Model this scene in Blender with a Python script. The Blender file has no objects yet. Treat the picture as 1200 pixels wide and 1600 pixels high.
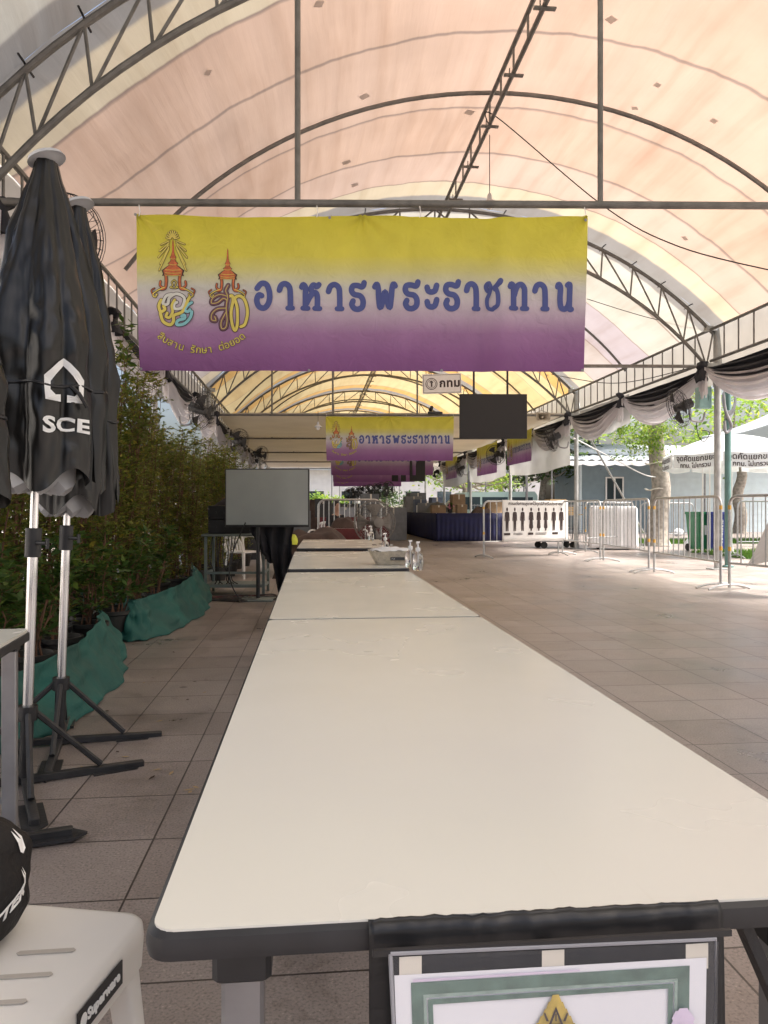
import bpy, math, random
from math import sin, cos, pi, sqrt, atan2, radians, asin
from mathutils import Vector, Matrix, noise
random.seed(7)
SC = bpy.context.scene
COL = SC.collection
# ------------------------------------------------------------------ camera, world, sun, exposure
F = 1155.0; HZ = 795.0; H = 1.15; TH = math.atan(113/F); S_, C_ = sin(TH), cos(TH)
cam_d = bpy.data.cameras.new('camera'); cam = bpy.data.objects.new('camera', cam_d); COL.objects.link(cam)
cam.location = (0, 0, H); cam.rotation_euler = (pi/2, 0, -TH)
cam_d.sensor_fit = 'VERTICAL'; cam_d.sensor_height = 36; cam_d.lens = F/1600*36
cam_d.shift_y = -(800-HZ)/1600; cam_d.clip_start = 0.05; cam_d.clip_end = 2000
SC.camera = cam
W_ = bpy.data.worlds.new('World'); SC.world = W_; W_.use_nodes = True
nt = W_.node_tree; bg = nt.nodes['Background']
sky = nt.nodes.new('ShaderNodeTexSky'); sky.sky_type = 'NISHITA'; sky.sun_disc = False
SUN_EL, SUN_AZ = radians(56), radians(100)        # azimuth clockwise from +Y
sky.sun_elevation = SUN_EL; sky.sun_rotation = SUN_AZ; sky.dust_density = 8.0; sky.air_density = 1.0; sky.ozone_density = .6
nt.links.new(sky.outputs[0], bg.inputs[0]); bg.inputs[1].default_value = 0.15
sd = bpy.data.lights.new('sun', 'SUN'); sd.energy = 4.6; sd.angle = radians(16); sd.color = (1, .96, .91)
sun = bpy.data.objects.new('sun', sd); COL.objects.link(sun)
_dir = Vector((sin(SUN_AZ)*cos(SUN_EL), cos(SUN_AZ)*cos(SUN_EL), sin(SUN_EL)))
sun.rotation_euler = _dir.to_track_quat('Z', 'Y').to_euler(); sun.location = (20, -10, 40)
SC.view_settings.view_transform = 'Standard'; SC.view_settings.look = 'None'
SC.view_settings.exposure = 1.1; SC.view_settings.gamma = 1
SC.cycles.max_bounces = 10; SC.cycles.diffuse_bounces = 6; SC.cycles.transparent_max_bounces = 12
SC.cycles.transmission_bounces = 8; SC.cycles.sample_clamp_indirect = 8

# ------------------------------------------------------------------ pixel to place
def ray(px, py):
    u = (px-600)/F; w = (HZ-py)/F
    return Vector((u*C_+S_, C_-u*S_, w))
def fl(px, py, Z=0):
    r = ray(px, py); t = (Z-H)/r.z; return Vector((r.x*t, r.y*t, Z))
def atY(px, py, Y):
    r = ray(px, py); t = Y/r.y; return Vector((r.x*t, Y, H+r.z*t))
SK = 0.085; XC = 2.25                    # the marquee's frames stand slightly skewed
def sk(X, Y): return Y-SK*(X-XC)
def atT(px, py, Yc):                     # on the skewed frame plane
    r = ray(px, py); t = (Yc+SK*XC)/(r.y+SK*r.x); return Vector((r.x*t, r.y*t, H+r.z*t))

# ------------------------------------------------------------------ materials
def mat(name, c, rough=.6, metal=0, var=.12, vs=6, bump=0, bs=60, trans=0, spec=.5, coat=0, alpha=1, stain=0):
    m = bpy.data.materials.new(name); m.use_nodes = True; n = m.node_tree; L = n.links
    b = n.nodes['Principled BSDF']; out = n.nodes['Material Output']
    b.inputs['Roughness'].default_value = rough; b.inputs['Metallic'].default_value = metal
    b.inputs['Specular IOR Level'].default_value = spec; b.inputs['Coat Weight'].default_value = coat
    b.inputs['Alpha'].default_value = alpha
    tc = n.nodes.new('ShaderNodeTexCoord')
    no = n.nodes.new('ShaderNodeTexNoise'); no.inputs['Scale'].default_value = vs; no.inputs['Detail'].default_value = 5
    L.new(tc.outputs['Object'], no.inputs['Vector'])
    rp = n.nodes.new('ShaderNodeValToRGB'); e = rp.color_ramp.elements
    e[0].position = .3; e[1].position = .7
    e[0].color = (*[max(0, x*(1-var)) for x in c], 1); e[1].color = (*[min(1, x*(1+var)) for x in c], 1)
    L.new(no.outputs['Fac'], rp.inputs['Fac']); last = rp.outputs['Color']
    L.new(last, b.inputs['Base Color'])
    if rough < .8 and metal < .5:
        mr = n.nodes.new('ShaderNodeMapRange'); mr.inputs['To Min'].default_value = rough*.8; mr.inputs['To Max'].default_value = min(1, rough*1.25)
        L.new(no.outputs['Fac'], mr.inputs['Value']); L.new(mr.outputs[0], b.inputs['Roughness'])
    if bump:
        n2 = n.nodes.new('ShaderNodeTexNoise'); n2.inputs['Scale'].default_value = bs; n2.inputs['Detail'].default_value = 4
        L.new(tc.outputs['Object'], n2.inputs['Vector'])
        bp = n.nodes.new('ShaderNodeBump'); bp.inputs['Strength'].default_value = bump; bp.inputs['Distance'].default_value = .02
        L.new(n2.outputs['Fac'], bp.inputs['Height']); L.new(bp.outputs[0], b.inputs['Normal'])
    if trans:
        tr = n.nodes.new('ShaderNodeBsdfTranslucent'); L.new(last, tr.inputs['Color'])
        mx = n.nodes.new('ShaderNodeMixShader'); mx.inputs[0].default_value = trans
        L.new(b.outputs[0], mx.inputs[1]); L.new(tr.outputs[0], mx.inputs[2]); L.new(mx.outputs[0], out.inputs['Surface'])
    return m

def ramp(n, pts, interp='LINEAR'):
    r = n.nodes.new('ShaderNodeValToRGB'); cr = r.color_ramp; cr.interpolation = interp
    while len(cr.elements) > 1: cr.elements.remove(cr.elements[-1])
    cr.elements[0].position = pts[0][0]; cr.elements[0].color = (*pts[0][1], 1)
    for p, c in pts[1:]:
        e = cr.elements.new(p); e.color = (*c, 1)
    return r

CT = .385
def canopy_mat(name, stops, trans=.62):
    """stops: colour bands across a bay; UV.x runs across the bay, UV.y along the arch"""
    m = bpy.data.materials.new(name); m.use_nodes = True; n = m.node_tree; L = n.links
    b = n.nodes['Principled BSDF']; out = n.nodes['Material Output']
    uv = n.nodes.new('ShaderNodeUVMap'); sx = n.nodes.new('ShaderNodeSeparateXYZ'); L.new(uv.outputs[0], sx.inputs[0])
    mp = n.nodes.new('ShaderNodeMapping'); mp.inputs['Scale'].default_value = (3, 30, 1); L.new(uv.outputs[0], mp.inputs[0])
    wob = n.nodes.new('ShaderNodeTexNoise'); wob.inputs['Scale'].default_value = 1.0; L.new(mp.outputs[0], wob.inputs['Vector'])
    ad = n.nodes.new('ShaderNodeMath'); ad.operation = 'MULTIPLY_ADD'; ad.inputs[1].default_value = .012
    L.new(wob.outputs['Fac'], ad.inputs[0]); L.new(sx.outputs['X'], ad.inputs[2])
    sb = n.nodes.new('ShaderNodeMath'); sb.operation = 'SUBTRACT'; sb.inputs[1].default_value = .006; L.new(ad.outputs[0], sb.inputs[0])
    r = ramp(n, stops, 'LINEAR'); L.new(sb.outputs[0], r.inputs[0])
    # dirt streaks running with the cloth across the bay
    mp2 = n.nodes.new('ShaderNodeMapping'); mp2.inputs['Scale'].default_value = (1.8, 26, 1); L.new(uv.outputs[0], mp2.inputs[0])
    st = n.nodes.new('ShaderNodeTexNoise'); st.inputs['Scale'].default_value = 1.3; st.inputs['Detail'].default_value = 6; L.new(mp2.outputs[0], st.inputs['Vector'])
    sr = ramp(n, [(.25, (.8, .75, .7)), (.5, (.96, .95, .93)), (.75, (1, 1, 1))]); L.new(st.outputs['Fac'], sr.inputs[0])
    mp3 = n.nodes.new('ShaderNodeMapping'); mp3.inputs['Scale'].default_value = (7, 9, 1); L.new(uv.outputs[0], mp3.inputs[0])
    cl = n.nodes.new('ShaderNodeTexNoise'); cl.inputs['Scale'].default_value = 1; cl.inputs['Detail'].default_value = 8; L.new(mp3.outputs[0], cl.inputs['Vector'])
    cr = ramp(n, [(.3, (.9, .89, .88)), (.6, (1, 1, 1))]); L.new(cl.outputs['Fac'], cr.inputs[0])
    def mul(a, c):
        x = n.nodes.new('ShaderNodeMix'); x.data_type = 'RGBA'; x.blend_type = 'MULTIPLY'; x.inputs[0].default_value = 1
        L.new(a, x.inputs[6]); L.new(c, x.inputs[7]); return x.outputs[2]
    col = mul(mul(r.outputs[0], sr.outputs[0]), cr.outputs[0])
    L.new(col, b.inputs['Base Color']); b.inputs['Roughness'].default_value = .55; b.inputs['Specular IOR Level'].default_value = .3
    bp = n.nodes.new('ShaderNodeBump'); bp.inputs['Strength'].default_value = .38; bp.inputs['Distance'].default_value = .06
    L.new(st.outputs['Fac'], bp.inputs['Height']); L.new(bp.outputs[0], b.inputs['Normal'])
    rgb = n.nodes.new('ShaderNodeRGB'); rgb.outputs[0].default_value = (CT, CT, CT, 1)      # the coated cloth lets only part of the light through
    tr = n.nodes.new('ShaderNodeBsdfTranslucent'); L.new(mul(col, rgb.outputs[0]), tr.inputs['Color']); L.new(bp.outputs[0], tr.inputs['Normal'])
    mx = n.nodes.new('ShaderNodeMixShader'); mx.inputs[0].default_value = trans
    L.new(b.outputs[0], mx.inputs[1]); L.new(tr.outputs[0], mx.inputs[2]); L.new(mx.outputs[0], out.inputs['Surface'])
    return m

def leaf_mat(name, c1, c2, trans=.35):
    m = bpy.data.materials.new(name); m.use_nodes = True; n = m.node_tree; L = n.links
    b = n.nodes['Principled BSDF']; out = n.nodes['Material Output']
    g = n.nodes.new('ShaderNodeNewGeometry'); r = ramp(n, [(0, c1), (.75, c2), (1, (c2[0]*1.7, c2[1]*1.25, c2[2]))])
    L.new(g.outputs['Random Per Island'], r.inputs[0]); L.new(r.outputs[0], b.inputs['Base Color']); b.inputs['Roughness'].default_value = .5
    b.inputs['Specular IOR Level'].default_value = .35
    tr = n.nodes.new('ShaderNodeBsdfTranslucent'); L.new(r.outputs[0], tr.inputs['Color'])
    mx = n.nodes.new('ShaderNodeMixShader'); mx.inputs[0].default_value = trans
    L.new(b.outputs[0], mx.inputs[1]); L.new(tr.outputs[0], mx.inputs[2]); L.new(mx.outputs[0], out.inputs['Surface'])
    return m

def tile_mat():
    m = bpy.data.materials.new('granite_paving'); m.use_nodes = True; n = m.node_tree; L = n.links
    b = n.nodes['Principled BSDF']
    tc = n.nodes.new('ShaderNodeTexCoord'); mp = n.nodes.new('ShaderNodeMapping'); L.new(tc.outputs['Object'], mp.inputs[0])
    p = fl(218, 1357); q = fl(200, 1313); mp.inputs['Location'].default_value = (-p.x, -q.y, 0)
    br = n.nodes.new('ShaderNodeTexBrick'); br.offset = 0; br.inputs['Scale'].default_value = 1
    br.inputs['Brick Width'].default_value = .4; br.inputs['Row Height'].default_value = .4; br.inputs['Mortar Size'].default_value = .0035
    br.inputs['Mortar Smooth'].default_value = .1; br.inputs['Bias'].default_value = 0
    br.inputs['Color1'].default_value = (.285, .244, .224, 1); br.inputs['Color2'].default_value = (.33, .29, .27, 1); br.inputs['Mortar'].default_value = (.05, .04, .036, 1)
    L.new(mp.outputs[0], br.inputs['Vector'])
    n1 = n.nodes.new('ShaderNodeTexNoise'); n1.inputs['Scale'].default_value = 130; n1.inputs['Detail'].default_value = 2; L.new(tc.outputs['Object'], n1.inputs['Vector'])
    r1 = ramp(n, [(.3, (.55, .54, .53)), (.5, (1, 1, 1)), (.64, (1.0, .98, .96)), (.74, (1.7, 1.62, 1.55))]); L.new(n1.outputs['Fac'], r1.inputs[0])
    n2 = n.nodes.new('ShaderNodeTexNoise'); n2.inputs['Scale'].default_value = 1.1; n2.inputs['Detail'].default_value = 9; n2.inputs['Roughness'].default_value = .68; L.new(tc.outputs['Object'], n2.inputs['Vector'])
    r2 = ramp(n, [(.28, (.5, .48, .46)), (.48, (.95, .93, .92)), (.68, (1.18, 1.16, 1.14))]); L.new(n2.outputs['Fac'], r2.inputs[0])
    def mul(a, c):
        x = n.nodes.new('ShaderNodeMix'); x.data_type = 'RGBA'; x.blend_type = 'MULTIPLY'; x.inputs[0].default_value = 1; x.clamp_result = False
        L.new(a, x.inputs[6]); L.new(c, x.inputs[7]); return x.outputs[2]
    n4 = n.nodes.new('ShaderNodeTexNoise'); n4.inputs['Scale'].default_value = 3.2; n4.inputs['Detail'].default_value = 10; n4.inputs['Roughness'].default_value = .75; n4.inputs['Distortion'].default_value = 1.2; L.new(tc.outputs['Object'], n4.inputs['Vector'])
    r4 = ramp(n, [(.30, (.55, .53, .51)), (.42, (.92, .91, .9)), (.6, (1, 1, 1)), (.72, (1.16, 1.15, 1.14))]); L.new(n4.outputs['Fac'], r4.inputs[0])
    vo = n.nodes.new('ShaderNodeTexVoronoi'); vo.inputs['Scale'].default_value = 1.9; L.new(tc.outputs['Object'], vo.inputs['Vector'])
    r5 = ramp(n, [(.0, (.45, .43, .42)), (.035, (.5, .48, .47)), (.055, (1, 1, 1))]); L.new(vo.outputs['Distance'], r5.inputs[0])
    L.new(mul(mul(mul(mul(br.outputs['Color'], r1.outputs[0]), r2.outputs[0]), r4.outputs[0]), r5.outputs[0]), b.inputs['Base Color'])
    mr = n.nodes.new('ShaderNodeMapRange'); mr.inputs['From Min'].default_value = .3; mr.inputs['From Max'].default_value = .7
    mr.inputs['To Min'].default_value = .24; mr.inputs['To Max'].default_value = .5; b.inputs['Specular IOR Level'].default_value = .7; L.new(n2.outputs['Fac'], mr.inputs['Value']); L.new(mr.outputs[0], b.inputs['Roughness'])
    bp = n.nodes.new('ShaderNodeBump'); bp.inputs['Strength'].default_value = .5; bp.inputs['Distance'].default_value = .004
    iv = n.nodes.new('ShaderNodeMath'); iv.operation = 'SUBTRACT'; iv.inputs[0].default_value = 1; L.new(br.outputs['Fac'], iv.inputs[1])
    a2 = n.nodes.new('ShaderNodeMath'); a2.operation = 'MULTIPLY_ADD'; a2.inputs[1].default_value = .25; L.new(n1.outputs['Fac'], a2.inputs[0]); L.new(iv.outputs[0], a2.inputs[2])
    L.new(a2.outputs[0], bp.inputs['Height']); L.new(bp.outputs[0], b.inputs['Normal'])
    return m

def banner_mat(name, h):
    m = bpy.data.materials.new(name); m.use_nodes = True; n = m.node_tree; L = n.links
    b = n.nodes['Principled BSDF']; out = n.nodes['Material Output']
    tc = n.nodes.new('ShaderNodeTexCoord'); sx = n.nodes.new('ShaderNodeSeparateXYZ'); L.new(tc.outputs['Object'], sx.inputs[0])
    dv = n.nodes.new('ShaderNodeMath'); dv.operation = 'DIVIDE'; dv.inputs[1].default_value = -h; L.new(sx.outputs['Z'], dv.inputs[0])
    r = ramp(n, [(0, (.66, .61, .05)), (.26, (.72, .67, .09)), (.36, (.68, .66, .26)), (.46, (.64, .65, .6)), (.56, (.62, .57, .64)),
                 (.66, (.50, .38, .53)), (.76, (.36, .19, .39)), (.9, (.28, .115, .31)), (1, (.24, .09, .27))]); L.new(dv.outputs[0], r.inputs[0])
    no = n.nodes.new('ShaderNodeTexNoise'); no.inputs['Scale'].default_value = 2.5; no.inputs['Detail'].default_value = 6; L.new(tc.outputs['Object'], no.inputs['Vector'])
    rr = ramp(n, [(.3, (.9, .9, .9)), (.7, (1.05, 1.05, 1.05))]); L.new(no.outputs['Fac'], rr.inputs[0])
    x = n.nodes.new('ShaderNodeMix'); x.data_type = 'RGBA'; x.blend_type = 'MULTIPLY'; x.inputs[0].default_value = 1
    L.new(r.outputs[0], x.inputs[6]); L.new(rr.outputs[0], x.inputs[7]); L.new(x.outputs[2], b.inputs['Base Color']); b.inputs['Roughness'].default_value = .5
    bp = n.nodes.new('ShaderNodeBump'); bp.inputs['Strength'].default_value = .45; bp.inputs['Distance'].default_value = .04
    n3 = n.nodes.new('ShaderNodeTexNoise'); n3.inputs['Scale'].default_value = 7; n3.inputs['Detail'].default_value = 4; n3.inputs['Distortion'].default_value = 1.5; L.new(tc.outputs['Object'], n3.inputs['Vector'])
    L.new(n3.outputs['Fac'], bp.inputs['Height']); L.new(bp.outputs[0], b.inputs['Normal'])
    tr = n.nodes.new('ShaderNodeBsdfTranslucent'); L.new(x.outputs[2], tr.inputs['Color'])
    mx = n.nodes.new('ShaderNodeMixShader'); mx.inputs[0].default_value = .35
    L.new(b.outputs[0], mx.inputs[1]); L.new(tr.outputs[0], mx.inputs[2]); L.new(mx.outputs[0], out.inputs['Surface'])
    return m

def glass_mat(name, c, rough=.05, ior=1.3):
    m = bpy.data.materials.new(name); m.use_nodes = True; b = m.node_tree.nodes['Principled BSDF']
    b.inputs['Base Color'].default_value = (*c, 1); b.inputs['Transmission Weight'].default_value = 1; b.inputs['Roughness'].default_value = rough; b.inputs['IOR'].default_value = ior
    return m

M = dict(
    steel=mat('galvanised_pipe', (.17, .165, .155), .5, .35, .25, 9),
    chrome=mat('chromed_pipe', (.72, .72, .72), .2, 1, .03, 8),
    barrier=mat('zinc_tube', (.46, .47, .47), .38, .8, .15, 20),
    blackmetal=mat('black_painted_steel', (.022, .022, .024), .5, 0, .4, 12, .1),
    legsteel=mat('grey_leg_steel', (.3, .3, .31), .35, .7, .15, 10),
    cream=mat('cream_laminate', (.66, .65, .59), .3, 0, .012, 1.5, 0, spec=.45),
    black=mat('black_plastic', (.018, .018, .02), .45, 0, .3, 15),
    vinyl=mat('black_umbrella_vinyl', (.010, .009, .008), .36, 0, .35, 5, .25, 9, spec=.4),
    lining=mat('grey_umbrella_lining', (.42, .42, .43), .7, 0, .1, 8),
    white=mat('white_plastic', (.78, .78, .77), .4, 0, .05, 6),
    stool=mat('offwhite_plastic', (.72, .69, .64), .3, 0, .04, 4),
    print_white=mat('white_print', (.8, .8, .78), .5, 0, .04, 10),
    black_cloth=mat('black_cloth', (.016, .016, .02), .85, 0, .3, 8, .2, 40),
    drape_black=mat('black_drape', (.02, .021, .028), .75, 0, .3, 3, trans=.05),
    drape_white=mat('white_drape', (.66, .64, .66), .7, 0, .06, 3, trans=.35),
    curtain=mat('white_side_sheet', (.78, .78, .76), .7, 0, .08, 2, trans=.7),
    liner=mat('ceiling_liner', (.66, .63, .57), .7, 0, .07, .8, trans=.3),
    navy=mat('navy_skirt', (.014, .016, .07), .75, 0, .25, 5),
    maroon=mat('maroon_skirt', (.1, .018, .022), .75, 0, .25, 5),
    cloth_white=mat('white_cloth', (.72, .72, .73), .75, 0, .06, 4),
    green_net=mat('green_shade_cloth', (.010, .088, .074), .7, 0, .3, 3, .25, 25),
    pot=mat('black_pot', (.025, .024, .022), .6, 0, .3, 10),
    soil=mat('soil', (.06, .04, .028), .95, 0, .4, 30),
    stem=mat('reddish_stem', (.14, .07, .04), .8, 0, .3, 20),
    bark=mat('pale_bark', (.30, .27, .23), .9, 0, .35, 9, .6, 14),
    leaf=leaf_mat('hedge_leaf', (.10, .14, .026), (.21, .245, .052), .5),
    leafbig=leaf_mat('broad_leaf', (.03, .075, .014), (.08, .15, .03)),
    leafl=leaf_mat('light_tree_leaf', (.13, .24, .035), (.27, .4, .07), .5),
    leafd=leaf_mat('dark_tree_leaf', (.02, .05, .012), (.06, .11, .025)),
    screen=mat('screen_glass_painted_reflection', (.36, .39, .385), .14, 0, .1, 1.5, spec=.9, coat=.5),  # pale grey base colour stands in for the bright reflection on the screen
    screen_off=mat('dark_screen', (.018, .018, .02), .45, 0, .08, 2),
    blue_ink=mat('blue_letter_ink', (.065, .085, .27), .6, 0, .05, 4),
    dark_ink=mat('dark_outline_ink', (.035, .02, .02), .6, 0, .1, 9),
    red_ink=mat('orange_red_ink', (.52, .13, .045), .6, 0, .25, 40),
    yellow_ink=mat('yellow_ink', (.66, .55, .12), .6, 0, .1, 9),
    cyan_ink=mat('cyan_ink', (.22, .5, .55), .6, 0, .1, 9),
    pale_ink=mat('pale_ink', (.62, .62, .58), .6, 0, .1, 9),
    plum_ink=mat('plum_ink', (.16, .07, .1), .6, 0, .1, 9),
    orange=mat('orange_reflective', (.62, .36, .06), .4, 0, .1, 9),
    beige=mat('woven_beige', (.52, .46, .37), .8, 0, .18, 40, .4, 90),
    cardboard=mat('cardboard', (.23, .155, .09), .8, 0, .15, 6),
    fangrey=mat('fan_grey', (.2, .19, .175), .5, .2, .2, 8),
    hornp=mat('beige_horn', (.5, .45, .36), .5, 0, .1, 8),
    house=mat('pale_blue_siding', (.68, .79, .84), .6, 0, .06, 3),
    house_shaded=mat('blue_siding_painted_shade', (.2, .27, .31), .6, 0, .1, 3),  # siding darkened in its colour for the shade on the left end
    roof=mat('corrugated_roof', (.36, .4, .42), .55, .3, .15, 3),
    tentwhite=mat('white_tent_cloth', (.74, .76, .76), .6, 0, .05, 2, trans=.3),
    window=mat('window_glass', (.03, .05, .06), .08, 0, .1, 3, spec=.9),
    bin_green=mat('green_bin_plastic', (.02, .16, .07), .45, 0, .15, 8),
    bin_blue=mat('blue_bin_plastic', (.03, .05, .28), .45, 0, .15, 8),
    grass=leaf_mat('grass_blade', (.05, .13, .02), (.12, .24, .04)),
    lawn=mat('lawn_soil', (.05, .1, .02), .95, 0, .4, 20),
    teal=mat('teal_paint', (.10, .2, .185), .5, 0, .12, 8),
    tealbox=mat('pale_teal_box', (.25, .42, .4), .5, 0, .1, 8),
    skin=mat('skin', (.42, .25, .18), .55, 0, .08, 9),
    hair=mat('black_hair', (.012, .01, .01), .6, 0, .3, 40),
    brown=mat('brown_cloth', (.075, .05, .042), .85, 0, .3, 5),
    hivis=mat('hi_vis_cloth', (.62, .72, .08), .6, 0, .1, 8),
    red=mat('red_paint', (.5, .05, .05), .5, 0, .1, 8),
    pink=mat('pink_sheet', (.65, .2, .35), .6, 0, .1, 8),
    bluep=mat('blue_panel', (.08, .2, .5), .5, 0, .1, 8),
    orangep=mat('orange_panel', (.7, .28, .06), .5, 0, .1, 8),
    van=mat('pale_teal_van_paint', (.36, .5, .47), .35, 0, .05, 3, coat=.4),
    tyre=mat('tyre', (.02, .02, .02), .8, 0, .2, 20),
    green_frame=mat('green_frame_print', (.105, .17, .14), .5, 0, .25, 60),
    green_frame2=mat('pale_green_frame_print', (.26, .34, .3), .5, 0, .2, 80),
    paper=mat('white_paper', (.72, .72, .75), .5, 0, .03, 4),
    lilac=mat('lilac_print', (.62, .53, .66), .5, 0, .12, 12),
    tape=mat('cream_tape', (.62, .58, .5), .5, 0, .06, 9),
    darkbox=mat('dark_equipment', (.02, .021, .024), .5, 0, .3, 10),
    greyframe=mat('grey_green_frame', (.2, .24, .23), .5, .3, .15, 9),
    patch=mat('grey_patch', (.55, .52, .5), .7, 0, .12, 6, trans=.65),
    darkwall=mat('dark_grey_matt', (.12, .13, .14), .7, 0, .2, 3),  # plain dark grey for boxes, gear, railing and cart deck
    cloud_white=mat('white_wall', (.7, .7, .68), .8, 0, .06, 2),
    plastic_bag=mat('white_bag', (.7, .72, .74), .35, 0, .08, 9, trans=.25),
    cap=mat('grey_white_cap', (.5, .51, .53), .45, 0, .06, 7),
    postz=mat('zinc_post', (.40, .41, .40), .45, .4, .2, 6),
    gazebo=mat('grey_white_tent_cloth', (.5, .55, .57), .6, 0, .06, 2, trans=.25),
    slotm=mat('seat_slot_shade', (.45, .41, .36), .4, 0, .05, 6),
    greybox=mat('grey_carton', (.22, .23, .25), .7, 0, .15, 6),
    bluebox=mat('slate_blue_crate', (.10, .13, .2), .6, 0, .15, 6),
    pouch=mat('black_pouch_vinyl', (.012, .012, .014), .5, 0, .3, 8, .3, 22),
    rimgrey=mat('milky_plastic_rim', (.28, .28, .3), .25, 0, .1, 8),
    valance=mat('grey_valance_cloth', (.5, .48, .44), .7, 0, .08, 2, trans=.28),
    sheetw=mat('dull_white_sheet', (.5, .5, .49), .7, 0, .08, 2, trans=.3),
    gold_ink=mat('gold_ink', (.5, .36, .07), .5, 0, .35, 60),
    bagcloth=mat('black_bag_cloth', (.011, .010, .010), .62, 0, .3, 8, .4, 25, spec=.3),
    film=mat('clear_film', (.8, .8, .84), .1, 0, .03, 9, alpha=.07),
    wood=mat('pale_wood', (.45, .32, .17), .7, 0, .15, 8),
    sleeve=glass_mat('clear_sleeve', (.93, .94, .95), .08, 1.12),
    clear=glass_mat('clear_plastic', (.96, .97, .98), .04, 1.33),
)
M['tile'] = tile_mat()
def fold_mat(name, c, rough, sc, strength, dist):
    m = mat(name, c, rough, 0, .3, 4, spec=.42); n = m.node_tree; b = n.nodes['Principled BSDF']; L = n.links
    tc = n.nodes.new('ShaderNodeTexCoord'); mp = n.nodes.new('ShaderNodeMapping'); mp.inputs['Scale'].default_value = sc; L.new(tc.outputs['Object'], mp.inputs[0])
    no = n.nodes.new('ShaderNodeTexNoise'); no.inputs['Scale'].default_value = 1; no.inputs['Detail'].default_value = 2; no.inputs['Roughness'].default_value = .45; no.inputs['Distortion'].default_value = .5; L.new(mp.outputs[0], no.inputs['Vector'])
    bp = n.nodes.new('ShaderNodeBump'); bp.inputs['Strength'].default_value = strength; bp.inputs['Distance'].default_value = dist; L.new(no.outputs['Fac'], bp.inputs['Height']); L.new(bp.outputs[0], b.inputs['Normal']); return m
M['brolly'] = fold_mat('creased_black_umbrella_cloth', (.007, .0065, .006), .3, (10, 10, 1.6), .45, .03)
M['pouch'] = fold_mat('creased_black_pouch_vinyl', (.010, .010, .011), .42, (5, 40, 45), .25, .01)
def worn_top():
    m = M['cream']; n = m.node_tree; b = n.nodes['Principled BSDF']; L = n.links
    tc = n.nodes.new('ShaderNodeTexCoord'); no = n.nodes.new('ShaderNodeTexNoise'); no.inputs['Scale'].default_value = 3; no.inputs['Detail'].default_value = 3; no.inputs['Roughness'].default_value = .5; L.new(tc.outputs['Object'], no.inputs['Vector'])
    mr = n.nodes.new('ShaderNodeMapRange'); mr.inputs['From Min'].default_value = .3; mr.inputs['From Max'].default_value = .7; mr.inputs['To Min'].default_value = .22; mr.inputs['To Max'].default_value = .29
    L.new(no.outputs['Fac'], mr.inputs['Value']); L.new(mr.outputs[0], b.inputs['Roughness'])
    # faint scuffs, stretched scratches and rings
    mp = n.nodes.new('ShaderNodeMapping'); mp.inputs['Scale'].default_value = (40, 3, 1); mp.inputs['Rotation'].default_value = (0, 0, .5); L.new(tc.outputs['Object'], mp.inputs[0])
    n2 = n.nodes.new('ShaderNodeTexNoise'); n2.inputs['Scale'].default_value = 1.6; n2.inputs['Detail'].default_value = 6; L.new(mp.outputs[0], n2.inputs['Vector'])
    r2 = ramp(n, [(0, (.985, .98, .975)), (.3, (1, 1, 1)), (.68, (1, 1, 1)), (.76, (.985, .978, .97))]); L.new(n2.outputs['Fac'], r2.inputs[0])
    n3 = n.nodes.new('ShaderNodeTexNoise'); n3.inputs['Scale'].default_value = 2.2; n3.inputs['Detail'].default_value = 6; L.new(tc.outputs['Object'], n3.inputs['Vector'])
    r3 = ramp(n, [(.2, (.975, .97, .965)), (.7, (1, 1, 1))]); L.new(n3.outputs['Fac'], r3.inputs[0])
    src = b.inputs['Base Color'].links[0].from_socket
    for rr in (r2, r3):
        x = n.nodes.new('ShaderNodeMix'); x.data_type = 'RGBA'; x.blend_type = 'MULTIPLY'; x.inputs[0].default_value = 1
        L.new(src, x.inputs[6]); L.new(rr.outputs[0], x.inputs[7]); src = x.outputs[2]
    L.new(src, b.inputs['Base Color'])
worn_top()

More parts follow.
